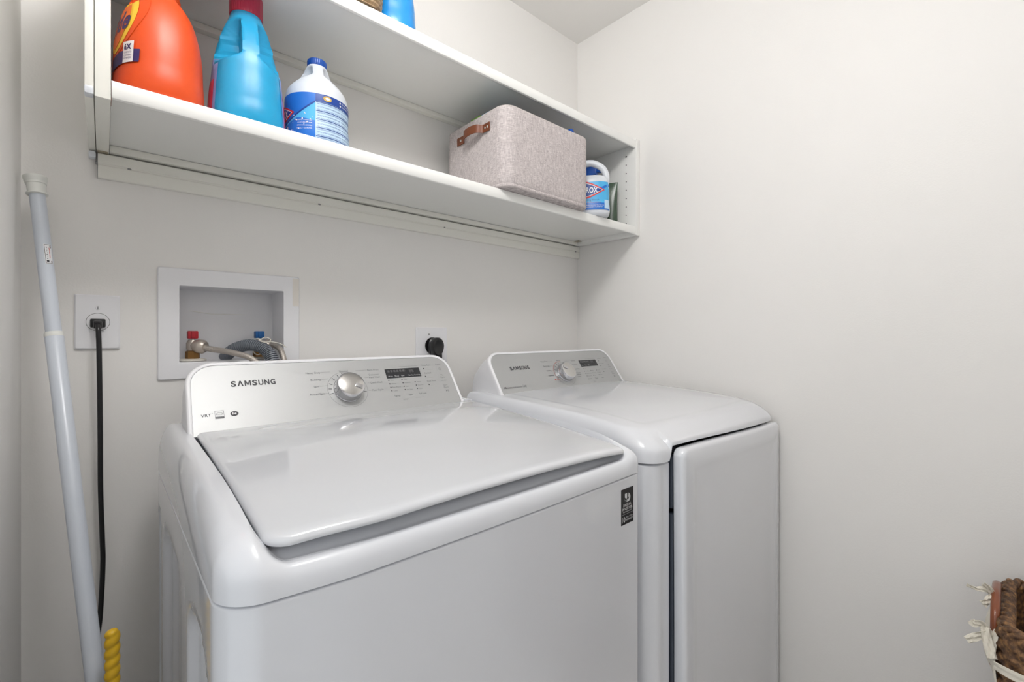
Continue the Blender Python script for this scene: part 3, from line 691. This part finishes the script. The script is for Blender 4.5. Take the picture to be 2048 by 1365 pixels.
# local: label face towards -y, handle on +x side
b = NB()
TJ = [(0, .066, .038), (.006, .071, .043), (.05, .072, .044), (.10, .0715, .044), (.118, .070, .043), (.130, .064, .039), (.138, .052, .033), (.141, .03, .02)]
def SJ(th, z, off=0.0):
    a = interp([(r[0], r[1]) for r in TJ], z)+off; b_ = interp([(r[0], r[2]) for r in TJ], z)+off; c, s_ = math.cos(th), math.sin(th); e = 2/3.2
    return Vector((a*math.copysign(abs(c)**e, c), b_*math.copysign(abs(s_)**e, s_), z))
rings(b, [[SJ(2*PI*k/64, .141*i/40) for k in range(64)] for i in range(41)], True, True)
hp_ = spline([(.060, 0, .112), (.0615, 0, .140), (.054, 0, .163), (.036, 0, .180), (.012, 0, .190), (-.012, 0, .188), (-.024, 0, .176), (-.030, 0, .155), (-.032, 0, .130)], 8)
tube(b, hp_, lambda t: .0115+.008*ss(.6, .9, t), 16); lathe(b, [(.022, .15), (.019, .178), (.018, .200), (.001, .200)], Matrix.Translation((-.032, 0, 0)), n=24); fixn(b)
bo = obj('bottle_body', b, 'bleach', o, smooth=60, local=True)
b = NB(); lathe(b, [(.020, .198), (.020, .217), (.001, .218)], Matrix.Translation((-.032, 0, 0)), n=24); fixn(b); obj('cap', b, 'bcap', o, local=True)
def FJ(off):
    def fn(u, v):
        lo, hi = PI, 2*PI
        for _ in range(22):
            mid = (lo+hi)/2
            if SJ(mid, v, 0).x < u: lo = mid
            else: hi = mid
        return SJ(mid, v, off)
    return fn
b = NB(); j0, j1, j2, j3, j4, j5 = [FJ(.0006+.0004*k) for k in range(6)]
quad(b, j0, -.070, .0705, .016, .112, 6, 30, 8); quad(b, j1, -.070, .0705, .016, .040, 0, 30, 3)
for k in range(16):
    u0 = -.06+.128*k/16; u1 = u0+.008; e = lambda u: .055+.042*((u+.06)/.128)**1.8
    vv = [b.verts.new(j1(u0, e(u0))), b.verts.new(j1(u1, e(u1))), b.verts.new(j1(u1, e(u1)+.009)), b.verts.new(j1(u0, e(u0)+.009))]; f_ = b.faces.new(vv); f_.material_index = 0
clorox(b, j2, j3, j4, j5, -.006, .083, 1.22)
text(b, 'Disinfecting Bleach', j3, .036, .047, .0052, w=.068, align='r', mi=5); text(b, 'Kills 99.9% of Germs', j3, .042, .040, .0036, w=.06, align='r', mi=4)
text(b, 'Laundry Bathrooms Surfaces', j3, .052, .030, .0032, w=.085, align='r', mi=1); text(b, 'Concentrated Cleaner', j3, .048, .024, .0032, w=.07, align='r', mi=1)
quad(b, j2, .054, .069, .020, .050, 2, 3, 3)
obj('label', b, ['lblue', 'lwhite', 'lpale', 'lwhite', 'lred', 'ldeep', 'lcyan', 'gold'], bo, smooth=60, local=True)
# spray bottle behind
o = thing('spray_bottle', 'clear spray bottle with blue trigger head behind the bleach jug', 'spray bottle', (1.478, -.152, SZ), math.radians(110))
b = NB(); lathe(b, [(.03, 0), (.034, .004), (.034, .11), (.028, .135), (.013, .155), (.013, .165)], n=32); fixn(b); obj('bottle_body', b, 'bleach', o, local=True)
b = NB(); lathe(b, [(.016, .163), (.016, .188), (.012, .192)], n=24); box(b, -.060, .032, -.013, .013, .191, .224, .004); box(b, -.074, -.058, -.009, .009, .200, .216, .002); fixn(b); hd = obj('spray_head', b, 'bcap', o, local=True)
b = NB(); tube(b, spline([(-.030, 0, .19), (-.040, 0, .170), (-.036, 0, .150), (-.040, 0, .138)], 6), .005, 10); obj('trigger', b, 'bcap', hd, local=True)
# dark green pouch
b = NB(); Lp = []
for i in range(15):
    t = i/14; z = .170*t; th = .016*(1-t)**.6+.0016
    Lp.append([Vector((x*(1-.05*math.sin(t*PI)), y, z)) for x, y in [(.055*math.cos(2*PI*k/32)*(1.0 if abs(math.cos(2*PI*k/32)) > .7 else 1), th*math.sin(2*PI*k/32)) for k in range(32)]])
rings(b, Lp, True, True); fixn(b)
po = obj('refill_pouch', b, 'pouch', None, local=True); po.location = (1.548, -.200, SZ); po.rotation_euler = (0, 0, math.radians(-68)); tag(po, 'dark green glossy refill pouch between the bleach jug and the shelf end panel', 'pouch')

# fabric bin
o = thing('fabric_bin', 'beige linen storage bin with leather handle overhanging the lower shelf', 'storage bin', (1.1165, -.19, SZ))
BX0, BX1, BY0, BY1, BH = .931, 1.302, -.335, -.045, .229
b = NB(); L = []
for d, z in ((.010, .0), (.003, .001), (0, .004), (.0003, .010), (.0012, .0115), (.0003, .013), (.0, .03), (-.0010, .12), (0, .2), (.0, .222), (.001, .2265), (.003, .2285), (.006, .2275), (.007, .222), (.0075, .10), (.008, .010)):
    L.append([Vector((x, y, SZ+z)) for x, y in rrect(BX0, BX1, BY0, BY1, .040, .030, d, 0, nc=12, ns=16)])
rings(b, L, True, True, mfun=lambda i, j: 1 if i >= 12 else 0); fixn(b); obj('bin_body', b, ['linen', 'binin'], o, smooth=50)
def strap(x, sgn):
    yc = -.197; zc = SZ+.182
    b = NB(); L = []
    pr = [(-.074, .0012), (-.050, .0015), (-.044, .004), (-.036, .016), (-.020, .022), (0, .023), (.022, .019), (.036, .010), (.044, .004), (.05, .0015), (.082, .0012)]
    pr = [(p.x, p.y) for p in spline([(a, c, 0) for a, c in pr], 5)]
    for yy, off in pr:
        sag = -.010*math.exp(-(yy/.035)**2)*0
        L.append([Vector((x-sgn*(off+tt), yc+yy, zc+ww+sag)) for tt, ww in ((0, -.0115), (.0028, -.0115), (.0028, .0115), (0, .0115))])
    rings(b, L, True, True); fixn(b); h = obj('leather_handle', b, 'leather', o, smooth=40)
    for yy in (-.066, -.055, .062):
        b = NB(); lathe(b, [(.0001, 0), (.0038, 0), (.003, .0016), (.0001, .0024)], Matrix.Translation((x-sgn*.0042, yc+yy, zc)) @ Matrix.Rotation(-sgn*PI/2, 4, 'Y'), n=14); fixn(b); obj('rivet', b, 'chromeb', h)
strap(BX0-.0012, 1); strap(BX1+.0012, -1)
b = NB(); box(b, .950, .980, -.200, -.150, SZ+.012, SZ+.2460, .003)
tag(obj('wipes_package', b, 'green', origin=(.965, -.175, SZ+.012)), 'green package just peeking over the left rim of the fabric bin', 'package')
b = NB(); box(b, .984, 1.030, -.200, -.150, SZ+.012, SZ+.2700, .004); tag(obj('soap_box', b, 'lcyan', origin=(1.007, -.175, SZ+.012)), 'light blue box beside the green package inside the bin', 'box')
b = NB(); lathe(b, [(.025, SZ+.012), (.025, SZ+.2), (.012, SZ+.215), (.012, SZ+.250), (.008, SZ+.260)], Matrix.Translation((1.250, -.292, 0)), n=24); fixn(b); tag(obj('bottle', b, 'bcap', origin=(1.250, -.292, SZ+.012)), 'dark blue bottle tip peeking over the front rim of the bin', 'bottle')

# on the upper shelf
UZ = 1.9188
def woven(bm, x0, x1, y0, y1, z0, z1, rc, flare, cw, ch, amp, nu=240, nz=40, holes=None, inner=True, twist=1):
    per = rrect(x0, x1, y0, y1, rc, rc, 0, 0, nc=10, ns=nu//4)
    n = len(per); cx_, cy_ = (x0+x1)/2, (y0+y1)/2
    s_ = [0]
    for k in range(1, n): s_.append(s_[-1]+math.dist(per[k], per[k-1]))
    L = []
    for i in range(nz+1):
        z = z0+(z1-z0)*i/nz; t = i/nz; fl = flare*t; R_ = []
        for k, (x, y) in enumerate(per):
            x2 = x+math.copysign(fl, x-cx_); y2 = y+math.copysign(fl, y-cy_)
            col = math.floor(s_[k]/cw); a = abs(math.sin(PI*s_[k]/cw))**.8
            bb = .10+.90*abs(math.sin(PI*(z/ch)+PI/2*(col % 2)+twist*(s_[k]/cw-col)*1.5))**1.2
            h = amp*a*bb
            dx_, dy_ = x-cx_, y-cy_
            nx_ = math.copysign(1, dx_) if min(abs(x-x0), abs(x-x1)) < min(abs(y-y0), abs(y-y1)) else 0
            ny_ = math.copysign(1, dy_) if not nx_ else 0
            R_.append(Vector((x2+nx_*h, y2+ny_*h, z)))
        L.append(R_)
    top = L[-1]
    if inner:
        for dz, e in ((.006, .4), (.009, 1.0), (.004, 1.8), (-.01, 2.0)):
            L.append([Vector((p.x+(cx_-p.x)/abs(cx_-p.x+1e-9)*.006*e, p.y+(cy_-p.y)/abs(cy_-p.y+1e-9)*.006*e, p.z+dz)) for p in top])
        L.append([Vector((p.x+(cx_-p.x)/abs(cx_-p.x+1e-9)*.016, p.y+(cy_-p.y)/abs(cy_-p.y+1e-9)*.016, z0+.01)) for p in top])
    rings(bm, L, True, True); fixn(bm)
b = NB(); woven(b, .262, .592, -.302, -.075, UZ+.001, UZ+.17, .03, .012, .5, .011, .007, nz=110, twist=0)
tag(obj('rope_basket', b, 'wick2', origin=(.417, -.19, UZ), smooth=70), 'tan woven rope basket at the top edge of the photo on the upper shelf', 'basket')
o = thing('bottle', 'bright azure bottle standing right of the rope basket on the upper shelf', 'bottle', (.664, -.205, UZ), math.radians(-20))
S, bo = bottle(o, [(0, .046, .058, 0), (.01, .053, .066, 0), (.06, .054, .067, 0), (.10, .051, .065, 0), (.15, .042, .055, 0), (.19, .028, .035, 0), (.21, .02, .02, 0)], 'bottle_body', 'blue2', .21)
cap(o, .024, .21, .24, 'lwhite')

# ---------------------------------------------------------------- washer outlet box, valves and hoses
o = thing('washer_outlet_box', 'white recessed washer outlet box set into the back wall', 'outlet box', (.353, 0, 1.09))
b = NB(); y = -.005
FX0, FX1, FZ0, FZ1 = .205, .5005, 1.087, 1.3385; OX0, OX1, OZ0, OZ1 = .2445, .4620, 1.1245, 1.2990
def loop(x0, x1, z0, z1, y, r=.004): return [Vector((x, y, z)) for x, z in rrect(x0, x1, z0, z1, r, r, 0, 0, nc=4, ns=6)]
rings(b, [loop(FX0, FX1, FZ0, FZ1, -.0002), loop(FX0, FX1, FZ0, FZ1, -.003), loop(FX0+.002, FX1-.002, FZ0+.002, FZ1-.002, -.0055), loop(OX0-.001, OX1+.001, OZ0-.001, OZ1+.001, -.0055, .002), loop(OX0, OX1, OZ0, OZ1, -.0045, .002), loop(OX0+.001, OX1-.001, OZ0+.001, OZ1-.001, .098, .002)], False, True)
fixn(b)
for f_ in b.faces: f_.material_index = 0
box(b, .4835, .4990, -.0058, -.0050, 1.262, 1.334, .0, 1)
fr = obj('box_frame', b, ['plastic', 'patch'], o, smooth=30)
b = NB(); tube(b, [(.275, .0975, 1.247), (.32, .0975, 1.240), (.40, .0975, 1.240)], .0006, 6); obj('moulding_line', b, 'mel2', fr)
def valve(x, hm, label, dirn):
    v = thing('water_valve', label, 'valve', (x, .045, 1.126), 0, None)
    b = NB(); lathe(b, [(.028, 1.1258), (.028, 1.129), (.022, 1.131), (.001, 1.131)], Matrix.Translation((x, .045, 0))); fixn(b); obj('flange', b, 'tie', v)
    b = NB(); lathe(b, [(.0145, 1.131), (.0145, 1.148), (.011, 1.150), (.001, 1.150)], Matrix.Translation((x, .045, 0)), n=8); fixn(b); obj('nut', b, 'brass', v, smooth=20)
    b = NB(); lathe(b, [(.010, 1.149), (.013, 1.155), (.013, 1.168), (.009, 1.176), (.001, 1.177)], Matrix.Translation((x, .045, 0)), n=20)
    lathe(b, [(.010, 0), (.0165, .012), (.0165, .024), (.012, .030), (.001, .030)], Matrix.Translation((x, .045, 1.162)) @ Matrix.Rotation(math.radians(58), 4, 'Y') @ Matrix.Rotation(PI/2, 4, 'X') if False else Matrix.Translation((x, .042, 1.162)) @ Vector((.75, -.62, -.12)).to_track_quat('Z', 'Y').to_matrix().to_4x4(), n=24); fixn(b); obj('valve_body', b, 'valve', v)
    b = NB(); box(b, x-.0105, x+.0105, .034, .056, 1.178, 1.197, .003); box(b, x-.004, x+.0035, .031, .035, 1.180, 1.196, .001); obj('handle', b, hm, v)
    return v
valve(.2750, 'vred', 'hot water valve with red handle in the outlet box', 1); valve(.4170, 'vblue', 'cold water valve with blue handle in the outlet box', 1)
b = NB(); tube(b, spline([(.292, .026, 1.157), (.315, .010, 1.152), (.345, -.020, 1.145), (.380, -.050, 1.130), (.402, -.068, 1.09), (.396, -.076, .98), (.39, -.07, .85)], 10), .0068, 14)
tag(obj('supply_hose', b, 'braid', origin=(.292, .026, 1.157)), 'braided steel hose running down from the red valve', 'hose')
b = NB(); tube(b, spline([(.434, .024, 1.160), (.4430, .005, 1.160), (.4500, -.020, 1.150), (.4530, -.040, 1.125), (.455, -.052, 1.08), (.455, -.06, .95), (.44, -.06, .85)], 10), .0068, 14)
tag(obj('supply_hose', b, 'braid', origin=(.434, .024, 1.160)), 'braided steel hose curving down from the blue valve', 'hose')
pts = spline([(.345, .070, 1.128), (.350, .062, 1.138), (.362, .046, 1.152), (.385, .022, 1.1615), (.407, -.004, 1.158), (.422, -.026, 1.142), (.429, -.042, 1.115), (.431, -.050, 1.07), (.431, -.052, .93)], 34)
b = NB(); tube(b, pts, 1, 16); 
b.free(); b = NB(); n_ = len(pts)
tube(b, pts, lambda t: .0125+.0022*(1 if int(t*(n_-1)) % 5 < 3 else -1), 18)
tag(obj('drain_hose', b, 'drain', origin=(.345, .070, 1.128), smooth=25), 'grey corrugated drain hose arching in the outlet box', 'hose')
b = NB(); pt = [(.404+.0175*math.cos(a)*.6, .004+.0175*math.cos(a)*-.5-.003, 1.158+.020*math.sin(a)) for a in [2*PI*k/24 for k in range(25)]]
tube(b, pt, .0014, 8); tube(b, spline([(.408, -.010, 1.176), (.418, -.012, 1.181), (.430, -.012, 1.176), (.420, -.018, 1.168), (.405, -.016, 1.172), (.428, -.020, 1.170), (.446, -.024, 1.166), (.462, -.030, 1.156)], 8), .0012, 8)
tag(obj('cable_tie', b, 'tie', origin=(.404, .001, 1.158)), 'thin white cable tie looped around the drain hose', 'cable tie')

# ---------------------------------------------------------------- electric outlets and cords
o = thing('power_outlet', 'white single wall outlet plate left of the outlet box', 'outlet', (.108, 0, 1.158))
b = NB(); rings(b, [loop(.0730, .1430, 1.158, 1.2700, -.0002, .003), loop(.0730, .1430, 1.158, 1.2700, -.003, .003), loop(.0755, .1405, 1.1605, 1.2675, -.0058, .003)], True, True); fixn(b); pl = obj('cover_plate', b, 'plastic', o, smooth=30)
mt = Matrix.Translation((.1085, -.0058, 1.214)) @ Matrix.Rotation(PI/2, 4, 'X')
b = NB(); lathe(b, [(.0185, 0), (.0185, .0004), (.001, .0004)], mt, n=40); lathe(b, [(.0178, .0004), (.0178, .0016), (.001, .0016)], mt, n=40, mi=1); fixn(b); obj('receptacle', b, ['black', 'plastic'], o, smooth=30)
for z in (1.243, 1.185):
    m2 = Matrix.Translation((.1085, -.0058, z)) @ Matrix.Rotation(PI/2, 4, 'X'); b = NB(); lathe(b, [(.0038, 0), (.0034, .0012), (.001, .0014)], m2, n=20); box(b, .1080, .1090, -.0076, -.0070, z-.0032, z+.0032, 0, 1); fixn(b); obj('screw', b, ['plastic', 'ink'], o, smooth=30)
b = NB(); box(b, .0965, .1205, -.0165, -.0076, 1.2025, 1.2205, .003); box(b, .1015, .1155, -.030, -.014, 1.200, 1.2165, .0035); pb = b
b = NB(); tube(b, spline([(.1085, -.024, 1.210), (.1088, -.034, 1.204), (.1095, -.040, 1.190), (.1105, -.040, 1.15), (.112, -.034, 1.0), (.1125, -.030, .88), (.1150, -.026, .78), (.1160, -.025, .72), (.112, -.026, .62), (.104, -.028, .52), (.10, -.03, .30), (.13, -.04, .12)], 10), .0043, 12); pc = obj('power_cord', b, 'black', wa); pc['label'] = 'black washer power cord with its plug'; obj('plug', pb, 'black', pc)
o = thing('dryer_outlet', 'white square wall plate of the dryer outlet behind the consoles', 'outlet', (.906, 0, 1.10))
b = NB(); rings(b, [loop(.848, .9635, 1.095, 1.2105, -.0002, .003), loop(.848, .9635, 1.095, 1.2105, -.003, .003), loop(.8505, .961, 1.0975, 1.208, -.0055, .003)], True, True)
mt = Matrix.Translation((.9055, -.0055, 1.152)) @ Matrix.Rotation(PI/2, 4, 'X'); fixn(b); obj('cover_plate', b, 'plastic', o, smooth=30)
b = NB(); lathe(b, [(.0265, 0), (.0265, .002), (.001, .002)], mt, n=40); fixn(b); obj('receptacle', b, 'black', o, smooth=30)
for z in (1.188, 1.117):
    m2 = Matrix.Translation((.8935, -.0055, z)) @ Matrix.Rotation(PI/2, 4, 'X'); b = NB(); lathe(b, [(.003, 0), (.0026, .001), (.0005, .0012)], m2, n=16); fixn(b); obj('screw', b, 'screw', o)
b = NB(); L = []
for r_, y_ in ((.020, -.0076), (.022, -.010), (.022, -.018), (.0195, -.020), (.0195, -.023), (.0225, -.026), (.0225, -.041), (.020, -.045), (.014, -.0455), (.012, -.044)):
    L.append([Vector((.9055+r_*.95*math.cos(a)*1.0, y_, 1.152+r_*1.15*math.sin(a) if math.sin(a) > 0 else 1.152+r_*1.5*math.sin(a))) for a in [2*PI*k/36 for k in range(36)]])
rings(b, L, True, True); box(b, .890, .921, -.042, -.022, 1.105, 1.135, .005); fixn(b); pb = b
b = NB(); tube(b, spline([(.9055, -.032, 1.115), (.9055, -.033, 1.06), (.906, -.035, .95), (.91, -.04, .80)], 8), .009, 14); pc = obj('power_cord', b, 'black', dr); pc['label'] = 'thick black dryer cord with its round plug'; obj('plug', pb, 'black', pc)

# ---------------------------------------------------------------- tension rod in the left corner
P1 = Vector((.0235, -.064, 1.478)); P0 = Vector((.1640, -.3350, 0.0)); ax = (P1-P0).normalized(); Ln = (P1-P0).length
o = thing('tension_rod', 'pale grey tension rod leaning in the left corner', 'tension rod', P0)
def along(b, prof, m, mi=0, n=32):
    mt = Matrix.Translation(P0) @ ax.to_track_quat('Z', 'Y').to_matrix().to_4x4(); lathe(b, prof, mt, n=n, mi=mi)
LJ = Ln*.805
b = NB(); along(b, [(.0128, .045), (.0128, LJ-.001), (.0118, LJ)], 0); fixn(b); obj('outer_tube', b, 'rod', o, smooth=50)
b = NB(); along(b, [(.0110, LJ), (.0110, Ln-.035)], 0); fixn(b); inn = obj('inner_tube', b, 'rod', o, smooth=50)
b = NB(); along(b, [(.0129, LJ-.005), (.0131, LJ-.001), (.0122, LJ+.003), (.0112, LJ+.0035)], 0); fixn(b); obj('collar', b, 'rodcap', o, smooth=50)
for nm, a_, s_ in (('end_cap', Ln-.0355, 1), ('end_cap', .0355, -1)):
    b = NB(); along(b, [(.0112, a_), (.0146, a_+s_*.001), (.0147, a_+s_*.003), (.0124, a_+s_*.004), (.0132, a_+s_*.020), (.0144, a_+s_*.021), (.0147, a_+s_*.025), (.0156, a_+s_*.026), (.0159, a_+s_*.0295), (.0165, a_+s_*.0305), (.0166, a_+s_*.0345), (.001, a_+s_*.0355)], 0); fixn(b); obj(nm, b, 'rodcap', o, smooth=40)
# warning sticker on the inner tube
q_ = ax.to_track_quat('Z', 'Y').to_matrix(); MT = Matrix.Translation(P0) @ q_.to_4x4()
cdir = MT.inverted() @ Vector((0.116, -1.27, 1.19)); th0 = math.atan2(cdir.y, cdir.x)
def onrod(off):
    return lambda u, v: MT @ Vector(((.0110+off)*math.cos(th0+(u-.0015)/.0110), (.0110+off)*math.sin(th0+(u-.0015)/.0110), Ln-.168+v*1.15))
b = NB(); sg = 1
quad(b, onrod(.0003), .0015, .0125, 0, .032, 0, 6, 1); quad(b, onrod(.0006), .0022, .0028, .001, .031, 1, 1, 1); quad(b, onrod(.0006), .0022, .0118, .0008, .0014, 1, 4, 1); quad(b, onrod(.0006), .0022, .0118, .0306, .0312, 1, 4, 1)
for k in range(7): quad(b, onrod(.0006), .0042+.0008*(k % 2), .0056, .008+.003*k, .0095+.003*k, 1, 1, 1)
disc(b, onrod(.0006), .0052, .0045, .0018, 1, n=12)
for k in range(3): quad(b, onrod(.0006), .0080, .0088, .010+.006*k, .0145+.006*k, 2, 1, 1)
quad(b, onrod(.0006), .0095, .0112, .026, .030, 1, 1, 1); quad(b, onrod(.0006), .0095, .0112, .002, .005, 1, 1, 1)
obj('sticker', b, ['lwhite', 'ink', 'red'], inn, smooth=0)

# yellow twisted handle
hb = Vector((.1275, -.275, 0))
o = thing('yellow_brush', 'yellow twisted-handle brush standing between the wall and washer', 'brush', hb)
b = NB(); L = []
nz = 150; n = 32; z0_, z1_ = .35, .706
for i in range(nz+1):
    t = i/nz; z = z0_+(z1_-z0_)*t; e = math.sqrt(max(.0004, 1-max(0, (z-(z1_-.010))/.010)**2)); R_ = []
    for k in range(n):
        a = 2*PI*k/n; ph = 2*PI*(z/.0175)
        r_ = (.0088+.0020*(1-2*abs(math.cos((a+ph)/2))**6))*e
        r_ = (.0078+.0026*abs(math.sin((a-ph)/2))**.8)*e
        R_.append(hb+Vector((r_*math.cos(a), r_*math.sin(a), z)))
    L.append(R_)
rings(b, L, True, True); fixn(b); obj('twisted_handle', b, 'yellow', o, smooth=75)
b = NB(); lathe(b, [(.006, .04), (.006, .352)], Matrix.Translation(hb), n=16); fixn(b); obj('shaft', b, 'lwhite', o)
b = NB(); lathe(b, [(.028, 0), (.034, .02), (.030, .06), (.012, .085), (.001, .09)], Matrix.Translation(hb), n=32); fixn(b); obj('brush_head', b, 'yellow', o)

# ---------------------------------------------------------------- woven hamper by the right wall
o = thing('woven_hamper', 'brown woven hamper with wooden loop handle and tied canvas liner at the lower right', 'hamper', (1.46, -1.45, 0))
HX_0, HX_1, HY0, HY1, HZ = 1.325, 1.600, -1.70, -1.252, .643
b = NB(); woven(b, HX_0, HX_1, HY0, HY1, .004, HZ, .035, .004, .018, .024, .011, nu=620, nz=170); 
obj('woven_body', b, 'wick', o, smooth=80)
# rim braid (big twisted strands)
per = rrect(HX_0+.002, HX_1-.002, HY0+.002, HY1-.002, .035, .035, 0, 0, nc=10, ns=40)
for ph in range(3):
    b = NB(); P_ = []
    m_ = 900; cum = [0]
    for k in range(1, len(per)+1): cum.append(cum[-1]+math.dist(per[k % len(per)], per[k-1]))
    tot = cum[-1]; j = 0
    for k in range(m_+1):
        s_ = tot*k/m_*.9999
        j = max(i for i in range(len(cum)) if cum[i] <= s_); tt = (s_-cum[j])/(cum[j+1]-cum[j]) if j+1 < len(cum) else 0
        p, q = per[j % len(per)], per[(j+1) % len(per)]; x, y = p[0]+(q[0]-p[0])*tt, p[1]+(q[1]-p[1])*tt
        a = 2*PI*s_/(tot/round(tot/.06))+ph*2*PI/3
        dx_ = x-1.4625; dy_ = y+1.476; l = math.hypot(dx_, dy_)
        P_.append((x+dx_/l*.006*math.cos(a), y+dy_/l*.006*math.cos(a), HZ+.004+.007*math.sin(a)))
    tube(b, P_, .0062, 8, cap=False); obj('rim_strand', b, 'wick', o, smooth=60)
# handle: a flat bent-wood loop standing on the end wall (XZ plane)
b = NB(); cxh = 1.4600; yh = HY1+.014
tube(b, spline([(cxh-.085, yh, .560), (cxh-.084, yh, .605), (cxh-.070, yh, .650), (cxh-.035, yh, .671), (cxh, yh, .675), (cxh+.035, yh, .671), (cxh+.070, yh, .650), (cxh+.084, yh, .605), (cxh+.085, yh, .560)], 10), .0070, 18); obj('loop_handle', b, 'wood', o)
for s_ in (-1, 1):
    b = NB(); tube(b, [(cxh+s_*.085, HY1-.01, .578), (cxh+s_*.085, HY1+.005, .578)], .014, 14); obj('handle_binding', b, 'wick', o)
# canvas liner: cuff over the rim at the end, band along the side, tied bows
def cloth(bm, path, wid, th=.0016, n=10, wob=.004, seed=1):
    """ribbon along path (list of (point, width dir))"""
    random.seed(seed); Pp = spline(path, n); R_ = []
    for i, p in enumerate(Pp):
        t = i/(len(Pp)-1); w = wid(t); tg = (Pp[min(i+1, len(Pp)-1)]-Pp[max(i-1, 0)]).normalized()
        side = tg.cross(Vector((1, .25, .1))).normalized(); nn = side.cross(tg).normalized()
        cr = [Vector(p)+side*w*u+nn*(wob*math.sin(u*5+t*9+seed)) for u in (-1, -.6, -.2, .2, .6, 1)]
        R_.append(cr+[c+nn*th for c in reversed(cr)])
    rings(bm, R_, True, True)
b = NB(); Lc = []
for i in range(13):       # drape hanging from the end wall under the handle
    t = i/12; z = .630-.095*t; R_ = []
    for k in range(26):
        u = k/25; x = 1.345+(.235-.08*t)*u-.0*t
        bul = .017*math.sin(min(1, t*1.05)*PI)**.8*math.sin(u*PI)**.5+.004*math.sin(u*18+t*3)
        R_.append(Vector((x, HY1+.012+bul, z)))
    Lc.append(R_+[p+Vector((0, -.003, 0)) for p in reversed(R_)])
rings(b, Lc, True, True); fixn(b); obj('liner_drape', b, 'canvas', o, smooth=70)
b = NB()
cloth(b, [(HX_0-.006, HY1+.014, .588), (HX_0-.016, HY1-.01, .587), (HX_0-.017, HY1-.08, .580), (HX_0-.017, HY1-.16, .578), (HX_0-.016, -1.55, .576), (HX_0-.016, -1.70, .576)], lambda t: .008, wob=.001); fixn(b); obj('liner_band', b, 'canvas', o, smooth=60)
ties = [([(1.43, yh+.004, .672), (1.425, yh+.014, .680), (1.42, yh+.026, .678), (1.415, yh+.040, .682)], lambda t: .0055*(1-.45*t)),
        ([(1.43, yh+.004, .676), (1.425, yh+.010, .686), (1.42, yh+.017, .691)], lambda t: .004),
        ([(1.42, yh+.004, .672), (1.41, yh+.011, .663), (1.405, yh+.017, .657)], lambda t: .006),
        ([(1.36, yh+.000, .612), (1.355, yh+.010, .632), (1.35, yh+.018, .642), (1.345, yh+.026, .640), (1.345, yh+.031, .644)], lambda t: .006),
        ([(1.36, yh+.004, .626), (1.350, yh+.012, .626), (1.345, yh+.023, .617), (1.340, yh+.036, .606)], lambda t: .0055*(1+.2*t)),
        ([(1.352, yh+.012, .638), (1.345, yh+.010, .622), (1.338, yh+.006, .606), (1.330, yh+.002, .594)], lambda t: .007)]
for i, (p_, w_) in enumerate(ties):
    b = NB(); cloth(b, p_, w_, seed=i+2, wob=.0018, th=.002); fixn(b); obj('liner_tie', b, 'canvas', o, smooth=60)
